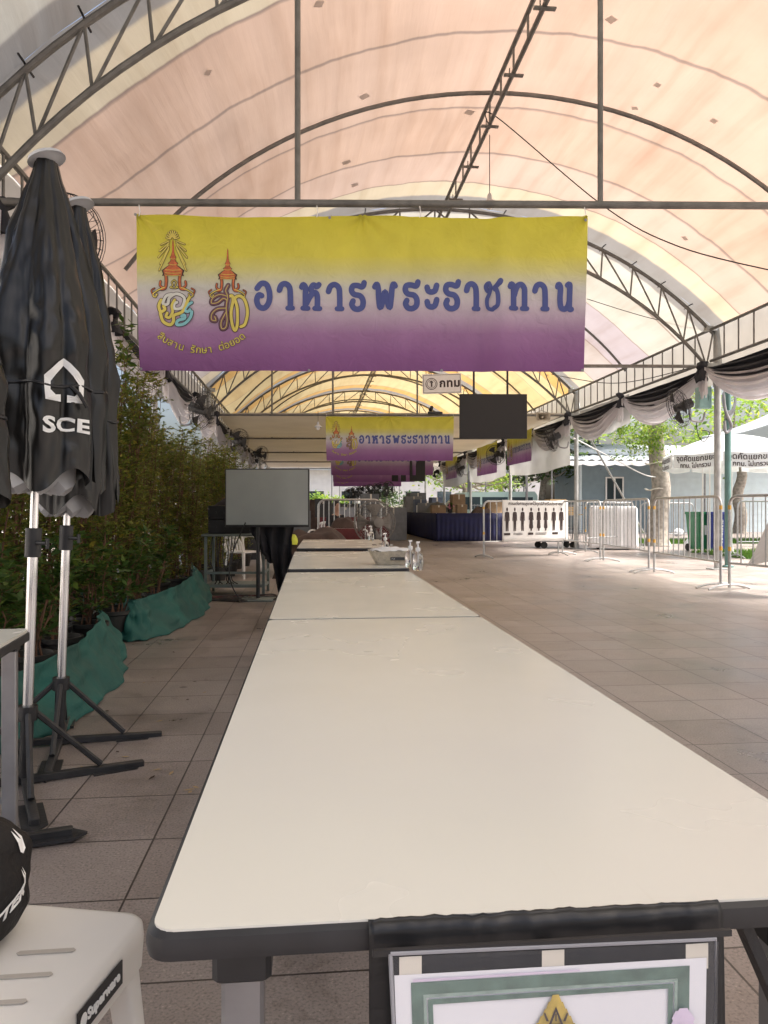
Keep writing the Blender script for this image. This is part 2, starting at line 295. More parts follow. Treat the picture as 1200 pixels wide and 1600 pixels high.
# ------------------------------------------------------------------ mesh builder
class MB:
    def __init__(s): s.v = []; s.f = []; s.mi = []; s.uv = None; s.m = 0
    def add(s, vs, fs):
        o = len(s.v); s.v += [tuple(v) for v in vs]
        for f in fs: s.f.append(tuple(i+o for i in f)); s.mi.append(s.m)
        return s
    def box(s, c, d, rz=0, rx=0, ry=0, bev=0):
        R = Matrix.Rotation(rz, 3, 'Z') @ Matrix.Rotation(ry, 3, 'Y') @ Matrix.Rotation(rx, 3, 'X')
        x, y, z = [q/2 for q in d]; c = Vector(c)
        if bev <= 0:
            P = [(-x, -y, -z), (x, -y, -z), (x, y, -z), (-x, y, -z), (-x, -y, z), (x, -y, z), (x, y, z), (-x, y, z)]
            Fc = [(0, 3, 2, 1), (4, 5, 6, 7), (0, 1, 5, 4), (1, 2, 6, 5), (2, 3, 7, 6), (3, 0, 4, 7)]
            return s.add([c+R@Vector(p) for p in P], Fc)
        b = min(bev, x*.95, y*.95, z*.95)
        rings = []
        def ring(hx, hy, zz): return [(-hx, -hy+b, zz), (-hx+b, -hy, zz), (hx-b, -hy, zz), (hx, -hy+b, zz), (hx, hy-b, zz), (hx-b, hy, zz), (-hx+b, hy, zz), (-hx, hy-b, zz)]
        b2 = b*.6
        P = ring(x-b2, y-b2, -z)+ring(x, y, -z+b2)+ring(x, y, z-b2)+ring(x-b2, y-b2, z)
        Fc = [tuple(range(7, -1, -1)), tuple(range(24, 32))]
        for k in range(3):
            for i in range(8):
                j = (i+1) % 8; Fc.append((k*8+i, k*8+j, k*8+8+j, k*8+8+i))
        return s.add([c+R@Vector(p) for p in P], Fc)
    def tube(s, pts, r, n=8, closed=False, cap=True, flat=None):
        """flat=(normal, depth): elliptical section, width r in the plane, depth along normal"""
        P = [Vector(p) for p in pts]; k = len(P); rr = r if isinstance(r, (list, tuple)) else [r]*k
        vs = []; up = None
        for i in range(k):
            if closed: t = P[(i+1) % k]-P[i-1]
            else: t = P[min(i+1, k-1)]-P[max(i-1, 0)]
            if t.length < 1e-9: t = Vector((0, 0, 1))
            t.normalize()
            if flat: b = Vector(flat[0]); a = t.cross(b).normalized(); ra, rb = rr[i], flat[1]
            else:
                if up is None: up = Vector((0, 0, 1)) if abs(t.z) < .9 else Vector((1, 0, 0))
                a = (up-t*up.dot(t))
                if a.length < 1e-6: a = t.orthogonal()
                a.normalize(); up = a; b = t.cross(a); ra = rb = rr[i]
            for j in range(n):
                q = 2*pi*j/n; vs.append(P[i]+a*(cos(q)*ra)+b*(sin(q)*rb))
        fs = []
        for i in range(k if closed else k-1):
            i2 = (i+1) % k
            for j in range(n):
                j2 = (j+1) % n; fs.append((i*n+j, i*n+j2, i2*n+j2, i2*n+j))
        if cap and not closed: fs.append(tuple(range(n-1, -1, -1))); fs.append(tuple(range((k-1)*n, k*n)))
        return s.add(vs, fs)
    def lathe(s, prof, n=16, c=(0, 0, 0), R=None, cap=True):
        c = Vector(c); vs = []
        for r, z in prof:
            for j in range(n):
                q = 2*pi*j/n; p = Vector((r*cos(q), r*sin(q), z)); vs.append(c+(R@p if R else p))
        fs = []
        for i in range(len(prof)-1):
            for j in range(n):
                j2 = (j+1) % n; fs.append((i*n+j, i*n+j2, (i+1)*n+j2, (i+1)*n+j))
        if cap: fs.append(tuple(range(n-1, -1, -1))); fs.append(tuple(range((len(prof)-1)*n, len(prof)*n)))
        return s.add(vs, fs)
    def grid(s, fn, nu, nv, flip=False, uv=False):
        vs = [fn(i/nu, j/nv) for j in range(nv+1) for i in range(nu+1)]; fs = []
        for j in range(nv):
            for i in range(nu):
                a = j*(nu+1)+i; q = (a, a+1, a+nu+2, a+nu+1); fs.append(q[::-1] if flip else q)
        if uv: s.uv = [(i/nu, j/nv) for j in range(nv+1) for i in range(nu+1)]
        return s.add(vs, fs)
    def prism(s, pts, y0, y1, plane='xz'):
        """extrude an outline"""
        n = len(pts)
        g = (lambda a, b, y: (a, y, b)) if plane == 'xz' else (lambda a, b, y: (a, b, y)) if plane == 'xy' else (lambda a, b, y: (y, a, b))
        vs = [g(a, b, y0) for a, b in pts]+[g(a, b, y1) for a, b in pts]
        fs = [tuple(range(n)), tuple(range(2*n-1, n-1, -1))]+[(i, i+n, (i+1) % n+n, (i+1) % n) for i in range(n)]
        return s.add(vs, fs)
    def build(s, name, mats, parent=None, smooth=True, ang=40, thick=0, label=None):
        me = bpy.data.meshes.new(name); me.from_pydata(s.v, [], s.f)
        ms = mats if isinstance(mats, (list, tuple)) else [mats]
        for m in ms: me.materials.append(M[m] if isinstance(m, str) else m)
        if len(ms) > 1: me.polygons.foreach_set('material_index', s.mi)
        if s.uv:
            ul = me.uv_layers.new(name='UVMap')
            for l in me.loops: ul.data[l.index].uv = s.uv[l.vertex_index]
        if smooth:
            me.polygons.foreach_set('use_smooth', [True]*len(s.f)); me.set_sharp_from_angle(angle=radians(ang))
        me.update()
        o = bpy.data.objects.new(name, me); COL.objects.link(o)
        if parent is not None: o.parent = parent
        if thick:
            md = o.modifiers.new('thickness', 'SOLIDIFY'); md.thickness = thick; md.offset = 0
        if label: o['label'] = label
        return o

def tag(o, label, cat, group=None):
    o['label'] = label; o['category'] = cat
    if group: o['group'] = group
    return o
def thing(name, label, cat, loc=(0, 0, 0), rz=0, group=None, rx=0, ry=0):
    o = bpy.data.objects.new(name, None); COL.objects.link(o); o.location = loc; o.rotation_euler = (rx, ry, rz); o.empty_display_size = .1
    return tag(o, label, cat, group)
def copy_tree(o, loc=None, rz=None, label=None, parent=None, scale=None):
    c = o.copy(); COL.objects.link(c)
    if parent is not None: c.parent = parent
    if loc is not None: c.location = loc
    if rz is not None: c.rotation_euler = (c.rotation_euler[0], c.rotation_euler[1], rz)
    if scale: c.scale = (scale,)*3 if not isinstance(scale, tuple) else scale
    if label: c['label'] = label
    for ch in list(o.children): copy_tree(ch, parent=c)
    return c
def spline(pts, k=6, closed=False):
    P = [Vector(p) for p in pts]; n = len(P); out = []
    for i in range(n if closed else n-1):
        if closed: a, b, c, d = P[i-1], P[i], P[(i+1) % n], P[(i+2) % n]
        else: a, b, c, d = P[max(i-1, 0)], P[i], P[i+1], P[min(i+2, n-1)]
        for q in range(k):
            t = q/k; out.append(.5*((2*b)+(c-a)*t+(2*a-5*b+4*c-d)*t*t+(3*b-a-3*c+d)*t**3))
    if not closed: out.append(P[-1])
    return out
_tc = {}
def text_geo(body, size, bold=0, align='CENTER', spacing=1, extrude=.0006):
    k = (body, size, bold, align, spacing)
    if k in _tc: return _tc[k]
    cu = bpy.data.curves.new('t', 'FONT'); cu.body = body; cu.size = size; cu.align_x = align; cu.offset = bold; cu.extrude = extrude
    cu.space_character = spacing; cu.resolution_u = 3
    o = bpy.data.objects.new('t', cu); COL.objects.link(o)
    dg = bpy.context.evaluated_depsgraph_get(); me = bpy.data.meshes.new_from_object(o.evaluated_get(dg))
    r = ([tuple(v.co) for v in me.vertices], [tuple(p.vertices) for p in me.polygons])
    bpy.data.objects.remove(o); bpy.data.curves.remove(cu); bpy.data.meshes.remove(me)
    _tc[k] = r; return r
def put_text(mb, body, size, fn, bold=0, align='CENTER', spacing=1):
    """fn maps (x, y, z) text space to place"""
    v, f = text_geo(body, size, bold, align, spacing)
    mb.add([fn(*p) for p in v], f)
def nz(x, y=0, z=0): return noise.noise(Vector((x, y, z)))

# ------------------------------------------------------------------ the ground
g = MB(); g.add([(-300, -120, 0), (300, -120, 0), (300, 400, 0), (-300, 400, 0)], [(0, 1, 2, 3)])
gr = g.build('pavement', 'tile', smooth=False); gr['kind'] = 'structure'

# ------------------------------------------------------------------ the marquee tent
tent = thing('marquee_tent', 'long arched marquee tent with pinkish fabric roof on steel pipe trusses', 'tent', (0, 0, 0))
YS = [-.95, 6.35, 13.74, 21.1, 28.2, 35.3, 42.4, 49.5]
ZB, RB = -.42, 6.7; RT = 7.2; XL, XR = -2.85, 7.42
def arc(r, zc, x0, x1, n, Yc, cx=XC):
    pts = []
    a0, a1 = asin(max(-1, min(1, (x0-cx)/r))), asin(max(-1, min(1, (x1-cx)/r)))
    for i in range(n+1):
        a = a0+(a1-a0)*i/n; X = cx+r*sin(a); pts.append(Vector((X, sk(X, Yc), zc+r*cos(a))))
    return pts
RCX = 2.45
tent_parts = []
for bi, Yc in enumerate(YS):
    b = MB(); n = 16 if bi > 3 else 18
    lo = arc(RB, ZB, XL, XR, n*2, Yc); hi = arc(RT, ZB, XL-.12, XR+.12, n*2, Yc)
    b.tube(lo, .034, 8); b.tube(hi, .034, 8)
    for i in range(0, n+1):
        b.tube([lo[i*2], hi[i*2]], .017, 5)
        if i < n: b.tube([lo[i*2], hi[i*2+2]] if i < n/2 else [hi[i*2], lo[i*2+2]], .017, 5)
    if bi in (1, 2):
        for i in range(2, n*2-1, 2):
            p = hi[i]+Vector((0, 0, .0)); MB().tube([p+Vector((.0, -.16, .05)), p+Vector((0, -.05, .055)), p+Vector((0, .05, .05)), p+Vector((.01, .17, .04))], .011, 5).build('tie_hook', 'blackmetal', tent)
    b.build('arch_truss', 'steel', tent)
    # tie beam with two hanger pipes
    tb = MB(); zt = 3.84
    tb.tube([(XL-.1, sk(XL-.1, Yc), zt), (XR+.1, sk(XR+.1, Yc), zt)], .033, 10)
    tb.build('tie_beam', 'steel', tent)
    for px in ((465, 938) if bi == 1 else (430, 600, 798) if bi == 2 else (425, 520, 652, 740)):
        p = atT(px, 400, Yc) if bi < 5 else Vector((XC+(px-580)*.02, 0, 0))
        if abs(p.x-XC) > 4.6: continue
        zz = ZB+sqrt(RB**2-(p.x-XC)**2); y = sk(p.x, Yc)
        MB().tube([(p.x, y, zt), (p.x, y, zz)], .026, 8).build('hanger_pipe', 'steel', tent)
    for X in (XL, XR):
        pm = MB(); y = sk(X, Yc)
        ex = .17 if X > 0 else -.08
        if bi == 2 and X > 0: ex = .22
        pm.tube([(X+ex, y, 0), (X+ex, y, 3.55)], .062, 12); pm.tube([(X+ex, y, 3.5), (X+ex, y, 4.62)], .075, 12)
        pm.box((X+ex, y, .012), (.3, .3, .024)); pm.tube([(X+ex, y, 3.46), (X+ex, y, 3.54)], .08, 12)
        pm.box((X+ex*.6, y, 4.55), (.3, .14, .09)); pm.box((X+ex*.6, y, 3.86), (.32, .16, .06))
        pm.build('post', 'postz', tent)
# ridge and eave ladders
for bi in range(len(YS)-1):
    Y0, Y1 = YS[bi], YS[bi+1]
    for (X, za, zb, nm, nr) in ((RCX, 6.80, 6.47, 'ridge_ladder', 12), (XL-.05, 4.52, 3.93, 'eave_ladder', 16), (XR+.05, 4.52, 3.93, 'eave_ladder', 16)):
        y0, y1 = sk(X, Y0)+.06, sk(X, Y1)-.06; b = MB()
        b.tube([(X, y0, za), (X, y1, za)], .03, 8); b.tube([(X, y0, zb), (X, y1, zb)], .03, 8)
        for i in range(1, nr): y = y0+(y1-y0)*i/nr; b.tube([(X, y, za), (X, y, zb)], .015, 5)
        if nm == 'ridge_ladder':
            for i in range(1, 6):
                y = y0+(y1-y0)*i/6; b.box((X, y, zb-.035), (.24, .05, .02)); b.tube([(X-.05, y, zb-.06), (X-.05, y, zb+.05)], .008, 5)
        b.build(nm, 'steel', tent)
    # bow pipe at the middle of the bay
    Ym = (Y0+Y1)/2
    MB().tube(arc(6.30, .60, 2.45-5.0, 2.45+5.0, 40, Ym, 2.45), .03, 8).build('bow_pipe', 'steel', tent)

P_ = (.80, .59, .47); Q_ = (.84, .74, .56); G_ = (.40, .39, .38); D_ = (.40, .31, .27); W0 = (.78, .77, .70)
def seam(t, a, b, d=D_, w=.0035): return [(t-w, a), (t-w*.5, d), (t+w*.5, d), (t+w, b)]
pink = [(0, G_), (.05, G_), (.056, Q_)]+seam(.15, Q_, P_)+seam(.33, P_, (.80, .60, .485))+seam(.56, (.80, .60, .485), P_)+seam(.74, P_, (.81, .62, .52))+seam(.875, (.81, .62, .52), Q_)+[(.944, Q_), (.95, G_), (1, G_)]
V_ = (.62, .56, .60); W1 = (.72, .70, .63)
lav = [(0, G_), (.05, G_), (.056, W0)]+seam(.17, W0, W1)+seam(.36, W1, V_)+seam(.58, V_, (.66, .6, .58))+seam(.8, (.66, .6, .58), Q_)+[(.944, Q_), (.95, G_), (1, G_)]
O_ = (.86, .56, .22); Y_ = (.86, .72, .42)
ora = [(0, G_), (.04, G_), (.046, O_)]+seam(.14, O_, Y_)+seam(.34, Y_, (.84, .66, .36))+seam(.56, (.84, .66, .36), Y_)+seam(.85, Y_, O_)+[(.95, O_), (.955, G_), (1, G_)]
whi = [(0, G_), (.05, G_), (.056, W0)]+seam(.2, W0, W0)+seam(.4, W0, W1)+seam(.62, W1, W0)+seam(.86, W0, W0)+[(.944, W0), (.95, G_), (1, G_)]
CM = [canopy_mat('white_roof_fabric', whi), canopy_mat('pink_roof_fabric', pink), canopy_mat('lavender_roof_fabric', lav), canopy_mat('amber_roof_fabric', ora)]
def canopy_pt(bi, t, s):
    Y = YS[bi]+(YS[bi+1]-YS[bi])*t
    def prof(cx, zc, r, zc_eave):
        am = math.acos((zc_eave-zc)/r); a = am*s; return cx+r*sin(a), zc+r*cos(a)
    x0, z0 = prof(XC, ZB, RT+.075, 4.56); x1, z1 = prof(2.45, .60, 6.36, 4.56)
    k = (sin(pi*t)**.8 if 0 < t < 1 else 0)*(1-abs(s)**8)
    X = x0*(1-k)+x1*k; Z = z0*(1-k)+z1*k
    w = .022*nz(Y*1.3, s*14, bi)+.012*nz(Y*5, s*9, 3+bi)
    w -= .03*(abs(sin(t*pi*6)))*0.5*(1 if .08 < t < .92 else 0)
    return Vector((X, sk(X, Y), Z+w))
for bi in range(7):
    b = MB(); b.grid(lambda u, v, bi=bi: canopy_pt(bi, u, v*2-1), 44 if bi < 3 else 24, 90 if bi < 3 else 50, uv=True)
    o = b.build('roof_panel', CM[bi] if bi < 3 else CM[3], tent)
    # square repair patches under the cloth
    if bi < 4:
        for k in range(15 if bi == 1 else 10):
            t = random.uniform(.06, .94); s = random.uniform(-.85, .95); sz = random.uniform(.04, .068); an = random.uniform(0, 3)
            c = canopy_pt(bi, t, s); e = .01
            du = (canopy_pt(bi, t+e, s)-c).normalized(); dv = (canopy_pt(bi, t, s+e)-c); dv = (dv-du*dv.dot(du)).normalized(); nn = du.cross(dv)
            if nn.z > 0: nn = -nn
            a = du*cos(an)+dv*sin(an); d = dv*cos(an)-du*sin(an)
            pb = MB(); pb.add([c+nn*.03-a*sz-d*sz, c+nn*.03+a*sz-d*sz*.9, c+nn*.03+a*sz*.9+d*sz, c+nn*.03-a*sz+d*sz], [(0, 1, 2, 3)]); pb.build('repair_patch', 'patch', tent)
    # valance of roof cloth outside the eave ladders
    for X, sg in ((XL-.16, -1), (XR+.16, 1)):
        v = MB()
        def val(u, w, X=X, sg=sg):
            Y = YS[bi]+(YS[bi+1]-YS[bi])*u; x = X+sg*(.05+.10*w+.04*sin(u*40)*w)
            return Vector((x, sk(X, Y), 4.56-1.0*w-.10*w*sin(u*pi*2)**2))
        v.grid(val, 30, 4); v.build('valance', 'valance', tent)
# flat ceiling liner over the far bays
b = MB()
for bi in range(3, 7):
    def lin(u, v, bi=bi):
        Y = YS[bi]+(YS[bi+1]-YS[bi])*(.004+u*.992); X = XL+.15+(XR-XL-.3)*v
        return Vector((X, sk(X, Y), 3.90-.10*sin(pi*u)-.03*nz(X*2, Y*2)))
    b.grid(lin, 12, 24)
b.build('ceiling_liner', 'liner', tent)

# ------------------------------------------------------------------ drapes along the eaves
def drape_run(name, X, Y0, Y1, nsw, label, sgn, ztop=3.86):
    t = thing(name, label, 'drape', (X, Y0, ztop), 0, 'black and white swags along the eaves')
    L_ = Y1-Y0
    for k in range(nsw):
        a, c = L_*k/nsw, L_*(k+1)/nsw
        for nm, m, s0, s1, off, fold in (('white_swag', 'drape_white', .26, .86, .05, 5), ('black_swag', 'drape_black', .03, .54, .0, 4)):
            b = MB()
            def f(u, v, a=a, c=c, s0=s0, s1=s1, off=off, fold=fold, k=k):
                q = 4*u*(1-u); pin = min(1, q*1.6+.06)
                z = -(s0+(s1-s0)*v)*q**.85-.10*v*(1-pin)-.05
                y = a+(c-a)*u
                x = sgn*(off+pin*(.05*sin(v*fold*2*pi+u*3+k)+.10*sin(v*pi))+.02*nz(u*7, v*9, k))
                return Vector((x, y, z))
            b.grid(f, 30, 24); b.build(nm, m, t)
    for k in range(nsw+1):
        b = MB(); y = L_*k/nsw
        pr = [(.02, .06), (.08, .03), (.09, -.03), (.045, -.09), (.065, -.16), (.09, -.24), (.10, -.30), (.02, -.27)]
        vs0 = len(b.v); b.lathe(pr, 14, (sgn*.12, y, 0))
        b.v = [(x+.05*nz(yy*9, zz*9, k), yy+.08*nz(zz*8+k, x*9, 4), zz+.04*nz(yy*14, k)) for (x, yy, zz) in b.v]
        b.build('knot', 'drape_black', t)
        w = MB(); w.grid(lambda u, v, y=y: Vector((sgn*(.10+.03*sin(u*14)), y+(u-.5)*(.16+.14*v), -.06-v*(.50+.08*sin(u*9)))), 12, 6); w.build('tail', 'drape_white', t)
    return t
def yr(X, i): return sk(X, YS[i])
for i in range(1, 6):
    drape_run('swag_drape', XR+.02, yr(XR, i)+.05, yr(XR, i+1)-.05, 2, 'black and white swag drape on right eave, ' + ('nearest run reaching the frame edge', 'run beside the post with grey utility box', 'run above first white side sheet', 'run above second white side sheet', 'farthest run')[i-1], -1)
for i in range(1, 5):
    drape_run('swag_drape', XL+.02, yr(XL, i)+.05, yr(XL, i+1)-.05, 2, 'black and white swag drape on left eave, ' + ('nearest run above the hedge behind the umbrellas', 'second run above the hedge', 'third run beyond the hedge', 'farthest run')[i-1], 1)
# white side sheets
def side_sheet(X, Y0, Y1, z0, z1, label, m='sheetw'):
    b = MB()
    b.grid(lambda u, v: Vector((X+.04*sin(u*18+v*2)+.03*nz(u*6, v*4), Y0+(Y1-Y0)*u, z1+(z0-z1)*v-.12*v*sin(u*pi))), 40, 12)
    return tag(b.build('side_sheet', m), label, 'sheet', 'white side sheets')
side_sheet(XL-.3, yr(XL, 3)+.1, yr(XL, 6), .4, 3.6, 'long white sheet wall on left far behind the television stand')
side_sheet(XR+.12, 17.0, 20.2, 3.2, 3.9, 'short white sheet strip behind the swags beside the horn loudspeaker')
for i in range(3, 6):
    side_sheet(XR-.02, yr(XR, i)+.1, yr(XR, i+1)-.5, 2.42, 3.62, 'white sheet hanging under right eave behind ' + ('nearest side banner', 'second side banner', 'farthest side banner')[i-3])

# ------------------------------------------------------------------ banners
BW = (atT(920, 336, 6.30)-atT(213, 336, 6.30)).length; BH = (atT(566, 335, 6.30).z-atT(566, 579, 6.30).z)
M['banner'] = banner_mat('yellow_to_purple_banner', BH)
def bx(px): return (px-566.5)/707*BW
def bz(py): return -(py-335)/244*BH
def wr(x, z):
    w = .035*nz(x*1.3, z*.8, 2)+.008*nz(x*4, z*3, 5)
    d = x-bx(757); w += .032*math.exp(-(d/.08)**2)*(.4+.6*min(1, -z))-.03*math.exp(-((d-.17)/.09)**2)
    w += .012*math.exp(-((x-bx(505)+z*.06)/.06)**2)+.01*math.exp(-((x-bx(640))/.05)**2)
    for gx in (BW*-.5, 0, BW*.5):                                   # tension creases from the grommets
        r = sqrt((x-gx)**2+z*z); w += .02*sin(atan2(-z+.01, x-gx)*9)*math.exp(-r/.35)
    return w
GL = {'o': (31, [[(.42, .50), (.22, .52), (.1, .32), (.25, .08), (.6, .03), (.88, .25), (.93, .6), (.75, .92), (.4, .97), (.12, .78)]]),
 'aa': (29, [[(.06, .72), (.2, .92), (.5, .98), (.78, .84), (.84, .5), (.84, .05)], [(.66, .03), (1.0, .03)]]),
 'h': (36, [[(.0, .86), (.08, .96), (.2, .84), (.2, .5), (.2, .05)], [(.06, .03), (.34, .03)], [(.24, .2), (.5, .55), (.72, .66), (.84, .5), (.84, .05)], [(.7, .03), (.98, .03)], [(.6, .62), (.5, .8), (.62, .96), (.8, .9), (.92, .98)]]),
 'r': (30, [[(.98, 1.06), (.86, .9), (.5, .95), (.2, .92), (.12, .74), (.3, .6), (.7, .54), (.9, .36), (.86, .12), (.6, .02), (.3, .05), (.14, .2), (.22, .34)]]),
 'p': (39, [[(.0, .88), (.1, .98), (.17, .8), (.2, .4), (.27, .06), (.4, .35), (.5, .68), (.6, .35), (.73, .06), (.8, .4), (.85, .8), (.92, .98), (1.0, .9)]]),
 'a': (23, [[(.04, .85), (.16, .7), (.5, .66), (.82, .72), (.98, .92)], [(.04, .28), (.16, .12), (.5, .07), (.82, .14), (.98, .36)]]),
 'ch': (29, [[(.14, .74), (.04, .9), (.22, 1.0), (.4, .86), (.3, .6), (.14, .38), (.2, .1), (.5, .02), (.82, .12), (.86, .45), (.78, .72), (.62, .8), (.8, .92), (1.0, 1.08)]]),
 't': (34, [[(.0, .86), (.08, .96), (.2, .84), (.2, .5), (.2, .05)], [(.06, .03), (.34, .03)], [(.22, .5), (.4, .86), (.64, .97), (.84, .82), (.86, .5), (.86, .05)], [(.72, .03), (1.0, .03)]]),
 'n': (29, [[(.0, .88), (.08, .98), (.2, .84), (.18, .4), (.26, .1), (.5, .03), (.74, .12), (.86, .34)], [(.7, .94), (.86, .96), (.86, .5), (.86, .06), (1.0, .02)]])}
WORD = [('o', 396, 427), ('aa', 432, 461), ('h', 468, 504), ('aa', 508, 538), ('r', 543, 573), ('p', 582, 621), ('r', 627, 657), ('a', 663, 686), ('r', 690, 720), ('aa', 724, 751), ('ch', 756, 785), ('t', 793, 827), ('aa', 831, 859), ('n', 868, 897)]
PX = BW/707
def E2(x, y): return 200+.3*x, 320+.3*y          # crop to picture
def bstroke(mb, pts, w, off, k=5):
    P = []
    for p in spline([(a, b, 0) for a, b in pts], k) if k > 1 else [Vector((a, b, 0)) for a, b in pts]:
        x, z = bx(p.x), bz(p.y); P.append(Vector((x, wr(x, z)-off, z)))
    mb.tube(P, w*PX, 8, flat=((0, 1, 0), .0012))
    for q in (P[0], P[-1]):                                          # round ends
        mb.add([q+Vector((cos(a*pi/4)*w*PX, -.0009, sin(a*pi/4)*w*PX)) for a in range(8)], [tuple(range(8))])
def bpoly(mb, pts, off):
    P = [(bx(a), bz(b)) for a, b in pts]; n = len(P)
    mb.add([(x, wr(x, z)-off, z) for x, z in P], [tuple(range(n))])
def make_banner():
    t = thing('hanging_banner', 'largest yellow to purple banner with blue Thai lettering, hung on the nearest tie beam', 'banner', atT(566.5, 336, 6.30), -math.atan(SK), 'yellow and purple banners')
    b = MB(); b.grid(lambda u, v: Vector((BW*(u-.5)*(1-.018*v), wr(BW*(u-.5), -BH*v), -BH*v-.024*sin(u*pi*2)**2*(1-v)+.008*nz(u*9, v)*v)), 320, 60); b.build('cloth', M['banner'], t, ang=180)
    b = MB(); o_ = 0
    for nm, x0, x1 in WORD:
        for sidx, st in enumerate(GL[nm][1]):
            bstroke(b, [(x0+3.6+(x1-x0-7.2)*p[0], 486-3.6-(46-6)*p[1]) for p in st], 4.5 if len(st) > 2 else 4.0, .007+.0004*(sidx % 4), 6)
    b.build('lettering', 'blue_ink', t)
    # first crest: rays, crown, cypher disc
    ca = MB()
    dk, rd, ye, cy, pa, pl = 0, 1, 2, 3, 4, 5
    mats = ['dark_ink', 'red_ink', 'yellow_ink', 'cyan_ink', 'pale_ink', 'plum_ink']
    def out(mb, pts, w, m, k=5, lv=0, e=1.0):
        P = [E2(*p) for p in pts]; mb.m = dk; bstroke(mb, P, w+e, .006+lv, k); mb.m = m; bstroke(mb, P, w, .0085+lv, k)
    cx, cyy = 238, 186
    for a in range(-9, 10):
        an = radians(90+a*19.5); ln = 44
        x1, y1 = cx+cos(an)*ln*.75, cyy-sin(an)*ln
        if abs(a) >= 5: x1 = cx+(1 if a < 0 else -1)*(62+(7-abs(a))*-6+(12 if abs(a) < 8 else -4)); y1 = cyy+24+(abs(a)-5)*34
        x0, y0 = cx+(x1-cx)*.30, cyy+(y1-cyy)*.30
        out(ca, [(x0, y0), (x1, y1)], 1.0, ye, 1, .0002*(a % 5), .7)
    def crown(mb, cx, top, sc):
        prof = [(0, 1), (10, 3), (60, 5), (80, 9), (92, 15), (100, 10), (112, 14), (122, 24), (130, 17), (140, 30), (150, 40), (158, 50), (176, 44), (184, 48)]
        L_ = [(cx-w*sc, top+y*sc) for y, w in prof]+[(cx+w*sc, top+y*sc) for y, w in prof[::-1]]
        mb.m = dk; bpoly(mb, [E2(cx+(x-cx)*1.18, y-1.5+(3 if i in (13, 14) else 0)) for i, (x, y) in enumerate(L_)], .0066)
        mb.m = rd; bpoly(mb, [E2(*p) for p in L_], .0082)
        for yy, w in ((96, 12), (126, 20), (154, 44), (170, 44), (182, 45)):
            mb.m = ye; bstroke(mb, [E2(cx-w*sc*.9, top+yy*sc), E2(cx, top+(yy+3)*sc), E2(cx+w*sc*.9, top+yy*sc)], .4, .0098)
        for sg in (-1, 1):
            out(mb, [(cx+sg*36*sc, top+186*sc), (cx+sg*34*sc, top+215*sc), (cx+sg*40*sc, top+250*sc), (cx+sg*62*sc, top+255*sc)], 1.7*sc, rd, 4, .001)
            out(mb, [(cx+sg*48*sc, top+250*sc), (cx+sg*66*sc, top+236*sc), (cx+sg*64*sc, top+214*sc)], 1.2*sc, rd, 4, .0014)
            out(mb, [(cx+sg*44*sc, top+246*sc), (cx+sg*80*sc, top+262*sc), (cx+sg*104*sc, top+282*sc), (cx+sg*92*sc, top+296*sc), (cx+sg*82*sc, top+280*sc)], .9*sc, ye, 5, .0018)
            out(mb, [(cx+sg*104*sc, top+282*sc), (cx+sg*112*sc, top+262*sc), (cx+sg*96*sc, top+250*sc)], .6*sc, rd, 5, .002)
    crown(ca, 240, 188, 1.0)
    for sg in (-1, 1):
        out(ca, [(246, 395), (246+sg*12, 408), (246+sg*6, 424), (246+sg*20, 434), (246+sg*4, 438)], .6, ye, 5, .001)
    # cypher disc
    ca.m = pa; bpoly(ca, [E2(250+86*cos(a*pi/12), 545+90*sin(a*pi/12)) for a in range(24)], .0042) if False else None
    out(ca, [(235, 470), (205, 480), (190, 520), (215, 520), (222, 490), (255, 468), (290, 478), (300, 500), (285, 540), (250, 545), (248, 520), (262, 512)], 2.3, pa, 6, .0005)
    out(ca, [(250, 500), (236, 530), (240, 560), (224, 590), (205, 585), (212, 568)], 2.2, ye, 6, .001)
    out(ca, [(180, 500), (168, 530), (178, 560), (200, 548), (192, 532)], 2.4, ye, 6, .0014)
    out(ca, [(176, 568), (190, 610), (225, 628), (244, 610), (248, 580), (290, 560), (318, 500), (326, 486)], 2.4, ye, 6, .0018)
    out(ca, [(338, 512), (318, 526), (302, 552), (318, 560), (328, 548)], 2.2, cy, 6, .002)
    out(ca, [(338, 560), (330, 590), (300, 622), (262, 628), (268, 606), (300, 596), (300, 578), (286, 584)], 2.4, cy, 6, .0024)
    ca.build('crest', mats, t, label='crest with sun rays over an orange spire')
    cb = MB()
    crown(cb, 521, 230, .86)
    for pp in ([(525, 420), (512, 450), (522, 480), (515, 540), (520, 600), (512, 640), (492, 645), (490, 610), (515, 560)],
               [(520, 478), (480, 470), (445, 490), (440, 515), (470, 512), (500, 490), (520, 500)],
               [(515, 540), (470, 545), (442, 570), (440, 600), (462, 605), (456, 585)]):
        out(cb, pp, 2.9, pl, 7, .0006*len(pp) % .003, .9); cb.m = ye; bstroke(cb, [E2(*p) for p in pp], .5, .0125, 7)
    out(cb, [(530, 480), (545, 475), (550, 500), (540, 560), (545, 620), (560, 655), (572, 620), (572, 540), (560, 490), (585, 476), (612, 500), (625, 560), (612, 620), (590, 635)], 2.3, ye, 7, .002, 1.0)
    cb.build('crest', mats, t, label='crest of plum and yellow cypher under a small spire')
    # motto on an arc
    mt = MB(); cl = ["สื", "บ", "ส", "า", "น", " ", "รั", "ก", "ษ", "า", " ", "ต่", "อ", "ย", "อ", "ด"]
    R_, c0, c1 = 365, 386, 408; n = len(cl)
